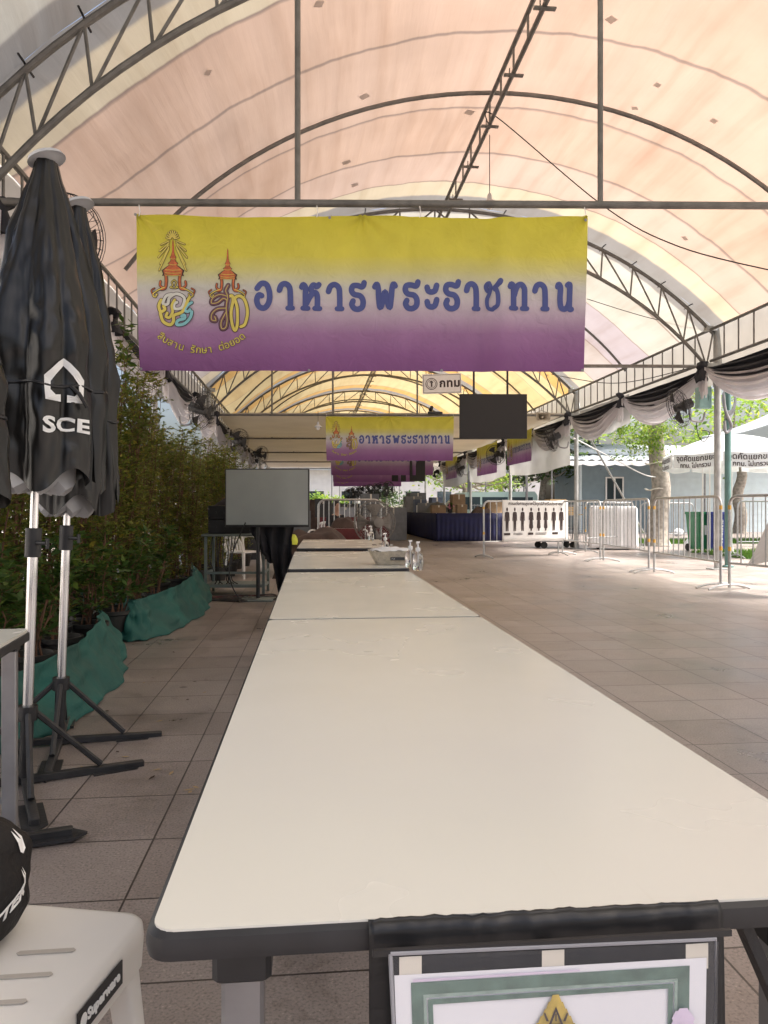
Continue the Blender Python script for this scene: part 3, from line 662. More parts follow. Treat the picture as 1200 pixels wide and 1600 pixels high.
    for i, ch in enumerate(cl):
        if ch == ' ': continue
        an = radians(-37+74*i/(n-1)); X, Y = c0+R_*sin(an), c1+R_*cos(an)
        for m_, sc_, off, bo in ((0, 1, .0055, .0035), (2, 1, .0085, 0.0006)):
            mt.m = m_
            def fn(x, y, z, X=X, Y=Y, an=an, off=off):
                dx, dy = x*cos(an)-y*sin(an)*-1*0, 0
                lx = x*cos(an)-y*sin(an); ly = x*sin(an)+y*cos(an)
                gx, gz = bx(E2(X, Y)[0])+lx, bz(E2(X, Y)[1])+ly
                return (gx, wr(gx, gz)-off-z*.3, gz)
            put_text(mt, ch, 52*.3*PX, fn, bold=bo)
    mt.build('motto', ['dark_ink', 'x', 'yellow_ink'][0::2] and ['dark_ink', 'dark_ink', 'yellow_ink'], t, smooth=False)
    for px, py in ((214, 337), (515, 338), (915, 343), (221, 576), (483, 578), (690, 578), (911, 577)):
        x, z = bx(px), bz(py); q = MB(); q.lathe([(.006, 0), (.013, .002), (.013, .004), (.006, .006)], 10, (x, wr(x, z)-.003, z), Matrix.Rotation(pi/2, 3, 'X')); q.build('grommet', 'legsteel', t)
    for x in (-BW/2+.03, -.4, .5, BW/2-.03):
        MB().tube([(x, 0, -.02), (x+.01, .0, .02), (x, .0, .08)], .004, 5).build('tie_cord', 'white', t)
    return t
banner = make_banner()
p = atT(609, 650, YS[3]-.06); c = copy_tree(banner, (p.x, p.y, p.z-.01), -math.atan(SK), 'smaller yellow to purple banner with Thai lettering on the beam behind the big one', scale=.93)
for i, lab in ((4, 'third banner in the row, only its purple hem showing below the second'), (5, 'fourth banner in the row, a dull purple hem'), (6, 'farthest banner, a sliver of purple hem at the end of the row')):
    p = atT({4: 597, 5: 584, 6: 574}[i], 700, YS[i]-.06); copy_tree(banner, (p.x, p.y, 3.80), -math.atan(SK), lab, scale=1.0)
for i, (px, lab) in enumerate(((825, 'nearest side banner with yellow top and purple hem on the right white sheet'), (766, 'second side banner on right white sheet behind a wall fan'), (719, 'farthest side banner on right white sheet'))):
    Yb = yr(XR, 3+i)+(4.6, 2.3, 3.0)[i]
    copy_tree(banner, (XR-.22, Yb, 3.80), -pi/2, lab, scale=(.78, .9, .8)[i])

# ------------------------------------------------------------------ tables
A = fl(222, 1461, .75); B = fl(1463, 1411, .75); Cc = fl(415, 975, .75)
trz = atan2(Cc.y-A.y, Cc.x-A.x)-pi/2
TW, TL = .79, 1.98
def rrect(x0, y0, x1, y1, r, n=5):
    P = []
    for cx, cy, a0 in ((x1-r, y0+r, -pi/2), (x1-r, y1-r, 0), (x0+r, y1-r, pi/2), (x0+r, y0+r, pi)):
        for i in range(n+1): a = a0+pi/2*i/n; P.append((cx+r*cos(a), cy+r*sin(a)))
    return P
def make_table(loc, rz, w, l, label, zt=.75):
    t = thing('folding_table', label, 'table', loc, rz, 'white topped folding tables in a row')
    o = rrect(.006, .006, w-.006, l-.006, .022); b = MB()
    b.prism(o, zt-.012, zt, 'xy'); b.build('tabletop', 'cream', t, ang=30)
    e = MB(); n = 24; prof = [(.008, -.001), (0.0, -.006), (-.002, -.016), (0, -.027), (.01, -.032)]
    vs = []; k = 0
    rings = [rrect(i, i, w-i, l-i, max(.004, .026-i)) for i, z in prof]; m = len(rings[0])
    vs = [(x, y, zt+z) for (i, z), r in zip(prof, rings) for x, y in r]; fs = []
    for q in range(len(prof)-1):
        for j in range(m): j2 = (j+1) % m; fs.append((q*m+j, (q+1)*m+j, (q+1)*m+j2, q*m+j2))
    fs.append(tuple((len(prof)-1)*m+j for j in range(m))[::-1]); e.add(vs, fs); e.build('edge_band', 'black', t)
    for x in (.085, w-.085):
        for y in (.10, l-.10):
            lg = MB(); lg.box((x, y, (zt-.08)/2), (.045, .03, zt-.08), bev=.004); lo = lg.build('leg', 'legsteel', t)
            bk = MB(); bk.box((x, y, zt-.066), (.062, .05, .068), bev=.006); bk.build('bracket', 'black', lo)
    b = MB()
    for y in (.10, l-.10): b.tube([(.085, y, .16), (w-.085, y, .16)], .012, 6)
    for x in (.085, w-.085): b.tube([(x, .12, zt-.1), (x, l-.12, zt-.1)], .01, 6)
    b.build('cross_bar', 'legsteel', t)
    return t
t1 = make_table((A.x, A.y, 0), trz, TW, TL, 'nearest white topped folding table with black edge filling the foreground')
xa = Vector((cos(trz), sin(trz), 0)); ya = Vector((-sin(trz), cos(trz), 0))
def tpt(o, x, y): return Vector((o[0], o[1], 0))+xa*x+ya*y
o2 = tpt((A.x, A.y), 0, TL+.012); make_table((o2.x, o2.y, 0), trz, TW, TL, 'second white table in the row, with two pump bottles at its far corner')
o3 = fl(449, 889, .75); make_table((o3.x, o3.y, 0), trz, TW+.03, TL, 'third white table in the row, carrying the beige basket')
o4 = fl(463, 857, .75); make_table((o4.x, o4.y+.05, 0), trz-.02, TW+.2, TL+.1, 'farthest white table in the row, one pump bottle on it')

for qx in (1.0,):
    b = MB(); b.box((TW-.135, .06, .64), (.012, .022, .20), ry=-.42); b.build('brace', 'blackmetal', t1)
# ------------------------------------------------------------------ notice hanging on the near table edge
def tp(px, py, off):                        # point on the vertical plane just before the near table's front edge
    n = -ya; p0 = Vector((A.x, A.y, 0))-ya*off; r = ray(px, py); t = (p0-Vector((0, 0, H))).dot(n)/r.dot(n)
    q = Vector((0, 0, H))+r*t; d = q-Vector((A.x, A.y, 0)); return d.dot(xa), q.z
nt_ = thing('hanging_notice', 'black cloth pouch with a framed certificate hanging on the near table edge', 'notice', (A.x, A.y, 0), trz)
xl, _ = tp(578, 1500, .02); xr, _ = tp(1141, 1500, .02)
b = MB()
prof = [(.10, .7512), (.03, .7513), (.004, .7515), (-.004, .7475), (-.0065, .738), (-.008, .70), (-.010, .62), (-.012, .5), (-.012, .33)]
PP = spline([(0, y, z) for y, z in prof], 4)
def ncl(u, v):
    i = v*(len(PP)-1); k = min(int(i), len(PP)-2); p = PP[k].lerp(PP[k+1], i-k)
    wv = .004*nz(u*9, p.z*6)+.0025*nz(u*30, p.z*4, 3)
    y = p.y
    if p.y > .0: y = p.y*(.02+.03*nz(u*5, 4)+.02*nz(u*31, 9)) + .002
    return Vector((xl+(xr-xl)*u, y-abs(wv)-(.0 if p.y < 0 else 0), p.z+(.0015*nz(u*40, 2) if p.z > .745 else 0)))
b.grid(ncl, 60, 30); b.build('cloth', 'pouch', nt_, ang=180, thick=.002)
def quad(mb, P, y): mb.add([(x, y, z) for x, z in P], [(0, 1, 2, 3)])
b = MB(); b.box(((xl+xr)/2, -.0245, .735), (xr-xl-.004, .004, .006)); b.build('seam', 'black', nt_)
def T(px, py): return tp(px, py, .026)
# clear plastic sleeve: rim
cor = [T(610, 1490), T(1118, 1467), T(1114, 1750), T(622, 1760)]
b = MB(); b.tube([(x, -.026, z) for x, z in cor]+[(cor[0][0], -.026, cor[0][1])], .0022, 6); b.build('sleeve_rim', 'rimgrey', nt_)
b = MB(); quad(b, [T(616, 1524), T(1104, 1496), T(1100, 1740), T(624, 1750)], -.0262); b.build('certificate', 'paper', nt_, smooth=False)
b = MB()
def frame(px0, py0, px1, py1, px1b, th, y, mi):     # printed frame band
    b.m = mi
    o = [(px0, py0), (px1, py1), (px1b, 1740), (px0+6, 1740)]; i = [(px0+th, py0+th), (px1-th, py1+th), (px1b-th, 1740), (px0+6+th, 1740)]
    O = [T(*q) for q in o]; I = [T(*q) for q in i]
    for k in ((0, 1), (1, 2), (3, 0)):
        quad(b, [O[k[0]], O[k[1]], I[k[1]], I[k[0]]], y)
frame(642, 1535, 1077, 1508, 1074, 20, -.0268, 0); frame(661, 1553, 1058, 1528, 1055, 5, -.0272, 1); frame(668, 1560, 1051, 1535, 1048, 8, -.0275, 0)
b.m = 2; quad(b, [T(645, 1529), T(905, 1513), T(905, 1516), T(645, 1533)], -.0277)
for cxp, rr in ((1064, 15),):
    for k in range(9):
        a = k*.8; x, z = T(cxp+cos(a)*rr*.5, 1600+sin(a)*rr*1.2); b.add([(x+.008*cos(q*pi/3), -.0282-.0003*k, z+.008*sin(q*pi/3)) for q in range(6)], [tuple(range(6))])
b.build('printed_frame', ['green_frame', 'green_frame2', 'lilac'], nt_, smooth=False)
b = MB()
b.m = 0
pts = []
for k in range(13): f_ = k/12; pts.append((867-(3 if k % 2 else 0)-26*f_-(4 if k % 2 == 0 and k else 0), 1556+46*f_-(0 if k % 2 else 2)))
pts += [(838, 1640), (896, 1640)]
for k in range(12, 0, -1): f_ = k/12; pts.append((867+(3 if k % 2 else 0)+26*f_+(4 if k % 2 == 0 else 0), 1556+46*f_-(0 if k % 2 else 2)))
P = [T(*q) for q in pts]; b.add([(x, -.0282, z) for x, z in P], [tuple(range(len(P)))])
for k in range(9):
    x0, z0 = T(842+k*6.2, 1600-abs(4-k)*-1*9-36+abs(4-k)*2); b.add([(x0+.006*cos(q*pi/3), -.0286-.0002*(k % 3), z0+.009*sin(q*pi/3)) for q in range(6)], [tuple(range(6))])
b.m = 1
for P in ([T(867, 1569), T(852, 1606), T(856, 1606), T(867, 1577)], [T(867, 1569), T(867, 1577), T(878, 1606), T(882, 1606)], [T(848, 1580), T(850, 1578), T(856, 1592), T(852, 1592)], [T(886, 1580), T(884, 1578), T(878, 1592), T(882, 1592)], [T(866, 1580), T(868, 1580), T(868, 1592), T(866, 1592)], [T(860, 1596), T(860, 1604), T(874, 1604), T(874, 1596)]): b.add([(x, -.0294, z) for x, z in P], [(0, 1, 2, 3)])
b.build('crest', ['gold_ink', 'dark_ink'], nt_, smooth=False)
b = MB(); quad(b, cor, -.0312); b.build('clear_film', 'film', nt_, smooth=False)
for px in (642, 865, 1090):
    b = MB(); py = 1498-(px-642)*.045; quad(b, [T(px-18, py-2), T(px+17, py-4), T(px+17, py+36), T(px-18, py+38)], -.0255); b.build('tape_strip', 'tape', nt_, smooth=False)

# ------------------------------------------------------------------ stool with bag, left foreground
sz = .47
sR = fl(233, 1425, sz); sN = fl(85, 1600, sz)
srz = atan2(sR.y-sN.y, sR.x-sN.x)-pi/2
st = thing('plastic_stool', 'off white plastic stool with slotted seat and small black sticker beside the table', 'stool', (sR.x, sR.y, 0), srz)
sw = .40
b = MB(); prof = [(.0, -.075), (-.003, -.03), (-.001, -.008), (.004, -.002), (.012, 0), (.06, -.004)]
rings = [rrect(-sw+i, -sw+i, -i, -i, max(.012, .034-i*.5), 6) for i, z in prof]; m = len(rings[0])
vs = [(x, y, sz+z) for (i, z), r in zip(prof, rings) for x, y in r]; fs = []
for q in range(len(prof)-1):
    for j in range(m): j2 = (j+1) % m; fs.append((q*m+j, q*m+j2, (q+1)*m+j2, (q+1)*m+j))
fs.append(tuple((len(prof)-1)*m+j for j in range(m))); b.add(vs, fs); seat = b.build('seat', 'stool', st)
b = MB()
def stl(px, py):
    p = fl(px, py, sz)-Vector((sR.x, sR.y, 0)); return p.x*cos(srz)+p.y*sin(srz), -p.x*sin(srz)+p.y*cos(srz)
sl0, sl1 = stl(30, 1487), stl(114, 1482); sdy = stl(40, 1525)[1]-stl(70, 1486)[1]
for k in range(4):
    pa_, pb_ = Vector((*sl0, 0))+Vector((0, sdy*k, 0)), Vector((*sl1, 0))+Vector((0, sdy*k, 0)); u_ = (pb_-pa_).normalized(); n_ = Vector((-u_.y, u_.x, 0))*.005
    b = MB(); b.prism([tuple(p[:2]) for p in (pa_-n_, pb_-n_, pb_+u_*.004, pb_+n_, pa_+n_, pa_-u_*.004)], sz-.0028, sz-.0016, 'xy'); b.build('slot', 'slotm', seat, smooth=False)
for ix, iy in ((0, 0), (-1, 0), (0, -1), (-1, -1)):
    x = -.035 if ix == 0 else -sw+.035; y = -.035 if iy == 0 else -sw+.035
    ox = .04 if ix == 0 else -.04; oy = .03 if iy == 0 else -.03
    b = MB(); L0 = rrect(x-.022, y-.022, x+.022, y+.022, .009, 3); L1 = rrect(x+ox-.015, y+oy-.015, x+ox+.015, y+oy+.015, .006, 3); m = len(L0)
    b.add([(a, c, sz-.045) for a, c in L0]+[(a, c, 0) for a, c in L1], [(m+j, m+(j+1) % m, (j+1) % m, j) for j in range(m)]+[tuple(range(m, 2*m))[::-1]]); b.build('leg', 'stool', st)
b = MB(); b.box((.0052, -.165, sz-.036), (.002, .125, .036)); b.m = 1
put_text(b, 'Superware', .021, lambda x, y, z: (.0068+z, -.158+x*1.0, sz-.042+y), bold=.0008)
b.add([(.0068, -.214+.009*cos(q*pi/8), sz-.036+.011*sin(q*pi/8)) for q in range(16)], [tuple(range(16))][:0] or [tuple(range(16))])
b.build('sticker', ['black', 'print_white'], st, smooth=False)
# black backpack
bp_ = fl(-62, 1470, sz+.02)
bag = thing('backpack', 'black fabric bag with white prints resting on the plastic stool', 'bag', (bp_.x-.035, bp_.y+.02, sz), .15)
def bagR(th, v):
    prof_r = [(.0, .70), (.06, .93), (.2, 1.0), (.45, 1.0), (.7, .93), (.86, .72), (.96, .40), (1.0, .02)]
    for (v0, r0), (v1, r1) in zip(prof_r, prof_r[1:]):
        if v <= v1: r = r0+(r1-r0)*(v-v0)/(v1-v0); break
    return .125*r*(1+.14*nz(cos(th)*1.5, sin(th)*1.5, v*3)+.05*nz(cos(th)*4, sin(th)*4, v*7))
def bagP(th, v, o=0): r = bagR(th, v)+o; return Vector((r*cos(th), r*.8*sin(th), .008+.20*v))
b = MB(); b.grid(lambda u, v: bagP(u*2*pi, v), 48, 24); b.build('body', 'bagcloth', bag)
b = MB()
put_text(b, 'OTTER', .034, lambda x, y, z: bagP(-.62+x/.135, .24+(y+x*.55)/.23, .003+z), bold=.0012, align='CENTER')
for th0, v0, h in ((-.05, .66, .045), (-.2, .42, .035)):
    P = [(-.25, 0), (-.1, -.1), (.15, .05), (.3, .5), (.15, .9), (.05, .45), (-.05, .5), (-.15, .85), (-.32, .4)]
    b.add([bagP(th0+a*h*.8/.135, v0+c*h/.23, .003) for a, c in P], [tuple(range(len(P)))])
b.build('print', 'print_white', bag, smooth=False)
b = MB(); b.tube([bagP(1.2, .9), bagP(1.2, .9)+Vector((0, .0, .06)), bagP(1.9, .9)+Vector((0, 0, .06)), bagP(1.9, .9)], .008, 6); b.build('handle', 'black', bag)

# ------------------------------------------------------------------ small table far left
q = fl(50, 982, .75); q2 = fl(0, 1011, .75); ql = thing('side_table', 'small white topped table with grey steel legs at the left frame edge', 'table', (q.x, q.y, 0), atan2(q2.y-q.y, q2.x-q.x)+pi/2)
b = MB(); b.prism(rrect(-.72, -.62, -.006, -.006, .03), .742, .752, 'xy'); b.build('tabletop', 'cream', ql)
b = MB(); b.prism(rrect(-.728, -.628, .0, .0, .034), .716, .7415, 'xy'); b.build('edge_band', 'black', ql)
for x, y in ((-.055, -.05), (-.66, -.05), (-.055, -.57), (-.66, -.57)):
    b = MB(); b.box((x, y, .355), (.045, .03, .71), bev=.004); lg = b.build('leg', 'legsteel', ql)
    c = MB(); c.box((x, y, .70), (.055, .05, .028), bev=.005); c.build('bracket', 'black', lg)
b = MB(); b.tube([(-.055, -.05, .2), (-.66, -.05, .2)], .012, 6); b.build('cross_bar', 'legsteel', ql)

# ------------------------------------------------------------------ folded umbrellas
def make_umbrella(loc, lean, rz, label, logo=True, seed=0, front=0.0, top=2.60, bot=1.27, fat=1.0):
    t = thing('folded_umbrella', label, 'umbrella', loc, 0, 'folded black umbrellas by the hedge', ry=lean)
    b = MB(); b.tube([(0, 0, .10), (0, 0, 1.0)], .021, 14); b.build('lower_pole', 'chrome', t)
    b = MB(); b.tube([(0, 0, .95), (0, 0, top)], .017, 12); b.build('upper_pole', 'chrome', t)
    b = MB(); b.tube([(0, 0, .95), (0, 0, 1.07)], .032, 14); b.tube([(.02, -.02, 1.01), (.07, -.05, 1.01)], .008, 8); b.box((.075, -.055, 1.01), (.012, .03, .045), rz=.5, bev=.004); b.build('clamp_collar', 'black', t)
    Hh = top-bot
    def R(th, v):                            # v 0 at the hem, 1 at the top
        P = [(0, .185), (.12, .19), (.25, .192), (.30, .185), (.42, .19), (.6, .155), (.8, .10), (.94, .055), (1, .042)]
        for (a, ra), (c, rc) in zip(P, P[1:]):
            if v <= c: r = ra+(rc-ra)*(v-a)/(c-a); break
        d = (th-front+pi) % (2*pi)-pi; am = .27*min(1, max(.25, (abs(d-.3)-.55)/.5))
        am *= (1 if v < .9 else (1-v)/.1*.6+.4)
        ph = th*8+.9*nz(seed, v*1.7)+seed
        fo = abs(sin(ph/2))**.6*2-1
        r *= fat*(1+am*fo+.10*nz(cos(th)*2+seed, sin(th)*2, v*3)+.035*nz(cos(th)*7, sin(th)*7+seed, v*14))
        r *= 1+.10*am*4*(.25 if -.35 < d < 1.2 and v < .5 else 1)*(max(0, 1-3.2*abs(nz(th*2.6+v*.9, v*1.3, seed+3)))**2)
        if abs(d) < .9: r *= 1+.035*nz(d*4, v*22, seed+7)
        return r
    def Pt(th, v, o=0):
        r = R(th, v)+o; hem = -.05*sin(th*4+seed) if v < .02 else -.05*sin(th*4+seed)*max(0, 1-v*6)
        return Vector((r*cos(th)+.045*(1-v)*fat, r*sin(th), bot+Hh*v+hem))
    b = MB(); b.grid(lambda u, v: Pt(u*2*pi, v), 128, 90); b.build('canopy', 'brolly', t, ang=180)
    b = MB(); b.lathe([(.07, bot+.25), (.15*fat, bot+.08), (.15*fat, bot-.02), (.12*fat, bot-.045), (.02, bot-.03)], 24, cap=False)
    b.v = [(x*(1+.1*sin(atan2(y, x)*4+1)), y*(1+.1*sin(atan2(y, x)*4+1)), z+.02*sin(atan2(y, x)*8)) for x, y, z in b.v]; b.build('lining', 'lining', t)
    b = MB(); v = .285; b.tube([Pt(2*pi*i/60, v+.006*sin(i*.6), .005) for i in range(60)], .006, 6, closed=True)
    b.tube([Pt(front+.7, v, .006), Pt(front+.8, v-.02, .02), Pt(front+.95, v-.06, .03)], .008, 6); b.build('strap', 'black', t)
    cp = MB(); Rt = Matrix.Rotation(-.35, 3, 'Y'); cp.lathe([(.01, .035), (.03, .03), (.07, .012), (.078, -.004), (.06, -.0), (.03, -.012)], 20, (0, 0, top+.012), Rt); cp.build('cap', 'cap', t)
    if logo:
        lg = MB(); n1 = .34
        def lp(x, z, o=.006):
            v = (z-bot)/Hh; th = front+.44+asin(max(-.99, min(.99, x/.16))); return Pt(th, v, o)
        base = bot+Hh*.235
        outer = [(-.010, 0), (-.058, .004), (-.061, .05), (-.062, .098), (-.04, .128), (-.018, .158), (0, .176)]
        inner = [(-.010, .03), (-.028, .026), (-.044, .045), (-.043, .078), (-.026, .108), (-.011, .130), (0, .146)]
        for sg in (-1, 1):
            for i in range(6):
                for j in range(3):
                    def q_(k, t): return (outer[k][0]*(1-t)+inner[k][0]*t)*-sg, outer[k][1]*(1-t)+inner[k][1]*t
                    Qs = [q_(i, j/3), q_(i+1, j/3), q_(i+1, (j+1)/3), q_(i, (j+1)/3)]
                    lg.add([lp(x+.02, base+z, .009) for x, z in Qs], [(0, 1, 2, 3)])
        lg.build('logo', 'print_white', t, smooth=False); lg = MB()
        put_text(lg, 'SCE', .082, lambda x, y, z: lp(x+.025, bot+Hh*.145+y*1.0, .010+z), bold=.003, spacing=1.05)
        lg.build('lettering', 'print_white', t, smooth=False)
    # folding cross foot with struts
    ft = MB(); ft.tube([(0, 0, .02), (0, 0, .30)], .026, 12); ft.tube([(0, 0, .27), (0, 0, .33)], .04, 12); ft.build('foot_socket', 'black', t)
    for k in range(4):
        a = rz+k*pi/2; l = .48
        fo = MB(); fo.box((cos(a)*l/2, sin(a)*l/2, .022), (l, .035, .03), rz=a, bev=.004)
        P = [(l*.55, -.045), (l*1.0, -.045), (l*1.1, -.0), (l*1.0, .045), (l*.55, .045)]
        fo.prism([(x*cos(a)-y*sin(a), x*sin(a)+y*cos(a)) for x, y in P], .004, .014, 'xy')
        f_ = fo.build('foot', 'blackmetal', t)
        s_ = MB(); s_.tube([(cos(a)*.03, sin(a)*.03, .30), (cos(a)*l*.62, sin(a)*l*.62, .045)], .013, 6); s_.build('strut', 'blackmetal', f_)
    return t
u1 = fl(39, 1226); u2 = fl(92, 1164); u3 = fl(-135, 1345)
make_umbrella((u1.x, u1.y, 0), .033, .42, 'folded black umbrella with white logo and letters, the front one', True, 1.0, -pi/2+.12, fat=.95)
make_umbrella((u2.x, u2.y, 0), .034, .22, 'folded black umbrella behind the lettered one, nearer the banner', False, 3.1, -pi/2-.1, fat=.80, top=2.62, bot=1.17)
make_umbrella((u3.x, u3.y, 0), -.01, .25, 'folded black umbrella cut off by the left frame edge', False, 5.3, -pi/2, fat=1.0, top=2.1, bot=1.2)

# ------------------------------------------------------------------ potted hedge
def leaf_at(V, Fc, p, d, up, L_, w):
    s = d.cross(up)
    if s.length < 1e-4: s = d.orthogonal()
    s.normalize(); n = s.cross(d); k = len(V)
    V += [p, p+d*L_*.45+s*w-n*L_*.05, p+d*L_-n*L_*.12, p+d*L_*.45-s*w-n*L_*.05]; Fc += [(k, k+1, k+2, k+3)]
def make_shrub(seed, h, nstem, nleaf, spread, ll=.05, bare=.0, lm='leaf', label='leafy potted shrub with thin reddish stems in the hedge behind the green cloth', group='potted hedge shrubs', loc=(0, 0, 0), name='potted_shrub'):
    rd = random.Random(seed); t = thing(name, label, 'plant', loc, 0, group)
    b = MB(); b.lathe([(.10, 0), (.135, .22), (.15, .23), (.15, .26), (.128, .26), (.12, .22)], 18, cap=False); b.build('pot', 'pot', t)
    b = MB(); b.lathe([(.121, .225), (.0, .235)], 14, cap=False); b.build('soil', 'soil', t)
    stm = MB(); V = []; Fc = []
    for k in range(nstem):
        a = rd.uniform(0, 2*pi); r0 = rd.uniform(0, .07); hh = h*rd.uniform(.72, 1.0)
        P = [Vector((r0*cos(a), r0*sin(a), .22))]; lean = spread*rd.uniform(.2, 1)
        for i in range(1, 7):
            q = i/6; P.append(Vector(((r0+lean*q**1.3)*cos(a)+rd.gauss(0, .015), (r0+lean*q**1.3)*sin(a)+rd.gauss(0, .015), .22+(hh-.22)*q)))
        stm.tube(P, [.008*(1-.75*i/6) for i in range(7)], 5)
        for j in range(nleaf//nstem//7):
            q = bare+(1-bare)*rd.random()**.8; i = min(int(q*6), 5); p = P[i].lerp(P[i+1], q*6-i)
            # a small twig with seven leaves
            ta = rd.uniform(0, 2*pi); tl = rd.uniform(.06, .24)*(1.1-.5*q); td = Vector((cos(ta), sin(ta), rd.uniform(.1, 1.0))).normalized()
            if j % 2 == 0: stm.tube([p, p+td*tl], [.003, .0015], 3, cap=False)
            for e in range(7):
                pp = p+td*tl*((e+.6)/6.6); la = rd.uniform(0, 2*pi)
                d = (td*.7+Vector((cos(la), sin(la), rd.uniform(-.5, .5)))).normalized()
                L_ = ll*rd.uniform(.6, 1.3); leaf_at(V, Fc, pp, d, Vector((rd.gauss(0, .4), rd.gauss(0, .4), 1)), L_, L_*.21)
    stm.build('stem', 'stem', t)
    m = MB(); m.add(V, Fc); m.build('foliage', lm, t, smooth=False)
    return t
protos = [make_shrub(11, 2.5, 11, 4500, .26, .058, loc=(-1.96, 3.95, 0)), make_shrub(12, 2.65, 13, 5000, .25, .058, loc=(-2.3, 4.4, 0)), make_shrub(13, 2.35, 12, 4400, .30, .055, .05, loc=(-1.96, 4.6, 0)), make_shrub(14, 2.75, 13, 4800, .25, .052, .08, loc=(-2.35, 5.1, 0))]
spots = []
y = 5.2
while y < 15.6:
    fx = -1.92 if y < 9.5 else -1.92+min(.5, .14*(y-9.5))
    spots.append((fx+random.uniform(-.07, .07), y)); spots.append((fx-.50+random.uniform(-.08, .08), y+.3)); y += .60 if y < 10 else .75
for i, (x, y) in enumerate(spots):
    pr = protos[random.randrange(4)]
    c = copy_tree(pr, (x, y, 0), random.uniform(0, 6.28)); c.scale = (1.08, 1.08, random.uniform(.84, .93)) if y > 9 else (1, 1, random.uniform(.94, 1.08)); 
for i, (x, y) in enumerate(((-1.74, 3.5), (-1.72, 4.15), (-1.72, 4.75), (-1.74, 5.35), (-1.74, 6.0), (-1.72, 6.7), (-1.70, 7.4), (-1.66, 8.1))):
    if i == 0: low = make_shrub(31, .95, 7, 560, .30, .085, .1, 'leafbig', 'low bushy plant with broad green leaves at the foot of the hedge', 'low broad leaved plants', (x, y, 0))
    else: copy_tree(low, (x, y, 0), i*1.3)
tp_ = atY(150, 480, 8.6)
tall = make_shrub(41, 3.75, 5, 420, .45, .12, .72, 'leafbig', 'tall thin potted tree whose leafy top shows left of the big banner', 'tall potted tree', (-2.25, 8.6, 0), 'potted_tree'); del tall['group']
# green shade cloth round the pots
def shade_cloth(bot, hts, label, lean=.08):
    P = spline([tuple(p) for p in bot], 8); n = len(P)
    b = MB()
    def f(u, v):
        i = u*(n-1); k = min(int(i), n-2); p = P[k].lerp(P[k+1], i-k); t = (P[k+1]-P[k]).normalized(); nn = Vector((-t.y, t.x, 0))
        hh = hts[0]+(hts[1]-hts[0])*u; hh *= 1+.28*nz(u*6, 1.5)
        o = lean*v**1.3+.05*nz(u*17, v*2.2, 2)+.03*nz(u*34, v*5, 6)+.06*sin(v*pi)*nz(u*6, 4)-.07*(1-v)**3
        return p+nn*o+Vector((0, 0, hh*v+.004+.02*(1-v)*abs(nz(u*18, 8))))
    b.grid(f, 160, 20); return tag(b.build('shade_cloth', 'green_net', thick=.003), label, 'cloth', 'green shade cloth strips')
shade_cloth([fl(*p) for p in ((-140, 1210), (-60, 1190), (0, 1172), (80, 1140), (150, 1090), (180, 1050), (181, 1018), (165, 985), (140, 965))], (.32, .37), 'green shade cloth curling round the nearest pots', .12)
shade_cloth([fl(*p) for p in ((170, 985), (190, 1001), (235, 996), (290, 972), (320, 946), (318, 922), (300, 905))], (.34, .40), 'green shade cloth stretched before the pots near the equipment table', .12)

# fallen leaves on the paving
rd = random.Random(3)
for i in range(26):
    p = fl(rd.uniform(120, 330), rd.uniform(960, 1240)); V = []; Fc = []
    a = rd.uniform(0, 6.3); leaf_at(V, Fc, Vector((0, 0, .006)), Vector((cos(a), sin(a), .05)), Vector((0, 0, 1)), rd.uniform(.02, .05), .008)
    m = MB(); m.add(V, Fc); o = m.build('fallen_leaf', 'wood' if i % 3 else 'brown', smooth=False); o.location = (p.x, p.y, 0); tag(o, 'small dry leaf lying on the paving by the hedge', 'leaf', 'dry leaves on the paving')

# ------------------------------------------------------------------ television on stand with black cloth, and equipment table
tb = fl(402, 938); tv = thing('television_stand', 'grey flat screen television on a single pole stand with square base plate', 'television', (tb.x, tb.y, 0), -.12)
ctr = atY(418, 778, tb.y); zc = ctr.z; wv, hv = 1.06, .735; cxv = ctr.x-tb.x
b = MB(); b.box((cxv, 0, zc), (wv, .045, hv), bev=.008); s_ = b.build('screen_case', 'black', tv)
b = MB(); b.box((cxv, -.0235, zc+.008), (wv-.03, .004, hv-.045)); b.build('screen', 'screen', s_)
b = MB(); b.tube([(0, .05, .02), (0, .05, zc+.1)], .025, 10); b.box((cxv/2, .04, zc), (.4, .04, .3)); b.build('pole', 'blackmetal', tv)
b = MB(); b.box((0, .02, .012), (.42, .36, .022), bev=.006); b.build('base_plate', 'greyframe', tv)
b = MB()
def cf(u, v):
    x = (-.26+.60*u)*(1-.45*v**.8)+.14*v**1.5; wob = .06*sin(u*21+v*3)*(.4+.6*v)
    hem = .52+.48*min(1, max(0, (u-.30)/.18))*(1 if u < .72 else max(.55, 1-(u-.72)*2.6))+.10*nz(u*5, 3)
    return Vector((x+cxv+.02*nz(v*6, u*3), .10+wob-.13*sin(v*pi)*.5, zc-hv/2+.05-(zc-hv/2+.04)*v*min(1, hem)))
b.grid(cf, 50, 30); o = b.build('drape_cloth', 'black_cloth', ang=180, thick=.003); o.location = (tb.x, tb.y+.03, 0); tag(o, 'black cloth hanging in folds below the television', 'cloth')
e0 = fl(321, 931); eq = thing('equipment_table', 'grey steel frame table with black boxes and wires beside the hedge', 'table', (e0.x, e0.y, 0), -.05)
b = MB(); b.box((.38, .3, .80), (.86, .66, .03), bev=.006); b.build('tabletop', 'greyframe', eq)
for x in (0, .76):
    for y in (0.02, .58):
        b = MB(); b.box((x, y, .39), (.035, .035, .78)); b.build('leg', 'greyframe', eq)
b = MB()
for z in (.12, .30):
    b.box((.38, .02, z), (.72, .025, .03)); b.box((0, .3, z), (.025, .52, .03)); b.box((.76, .3, z), (.025, .52, .03))
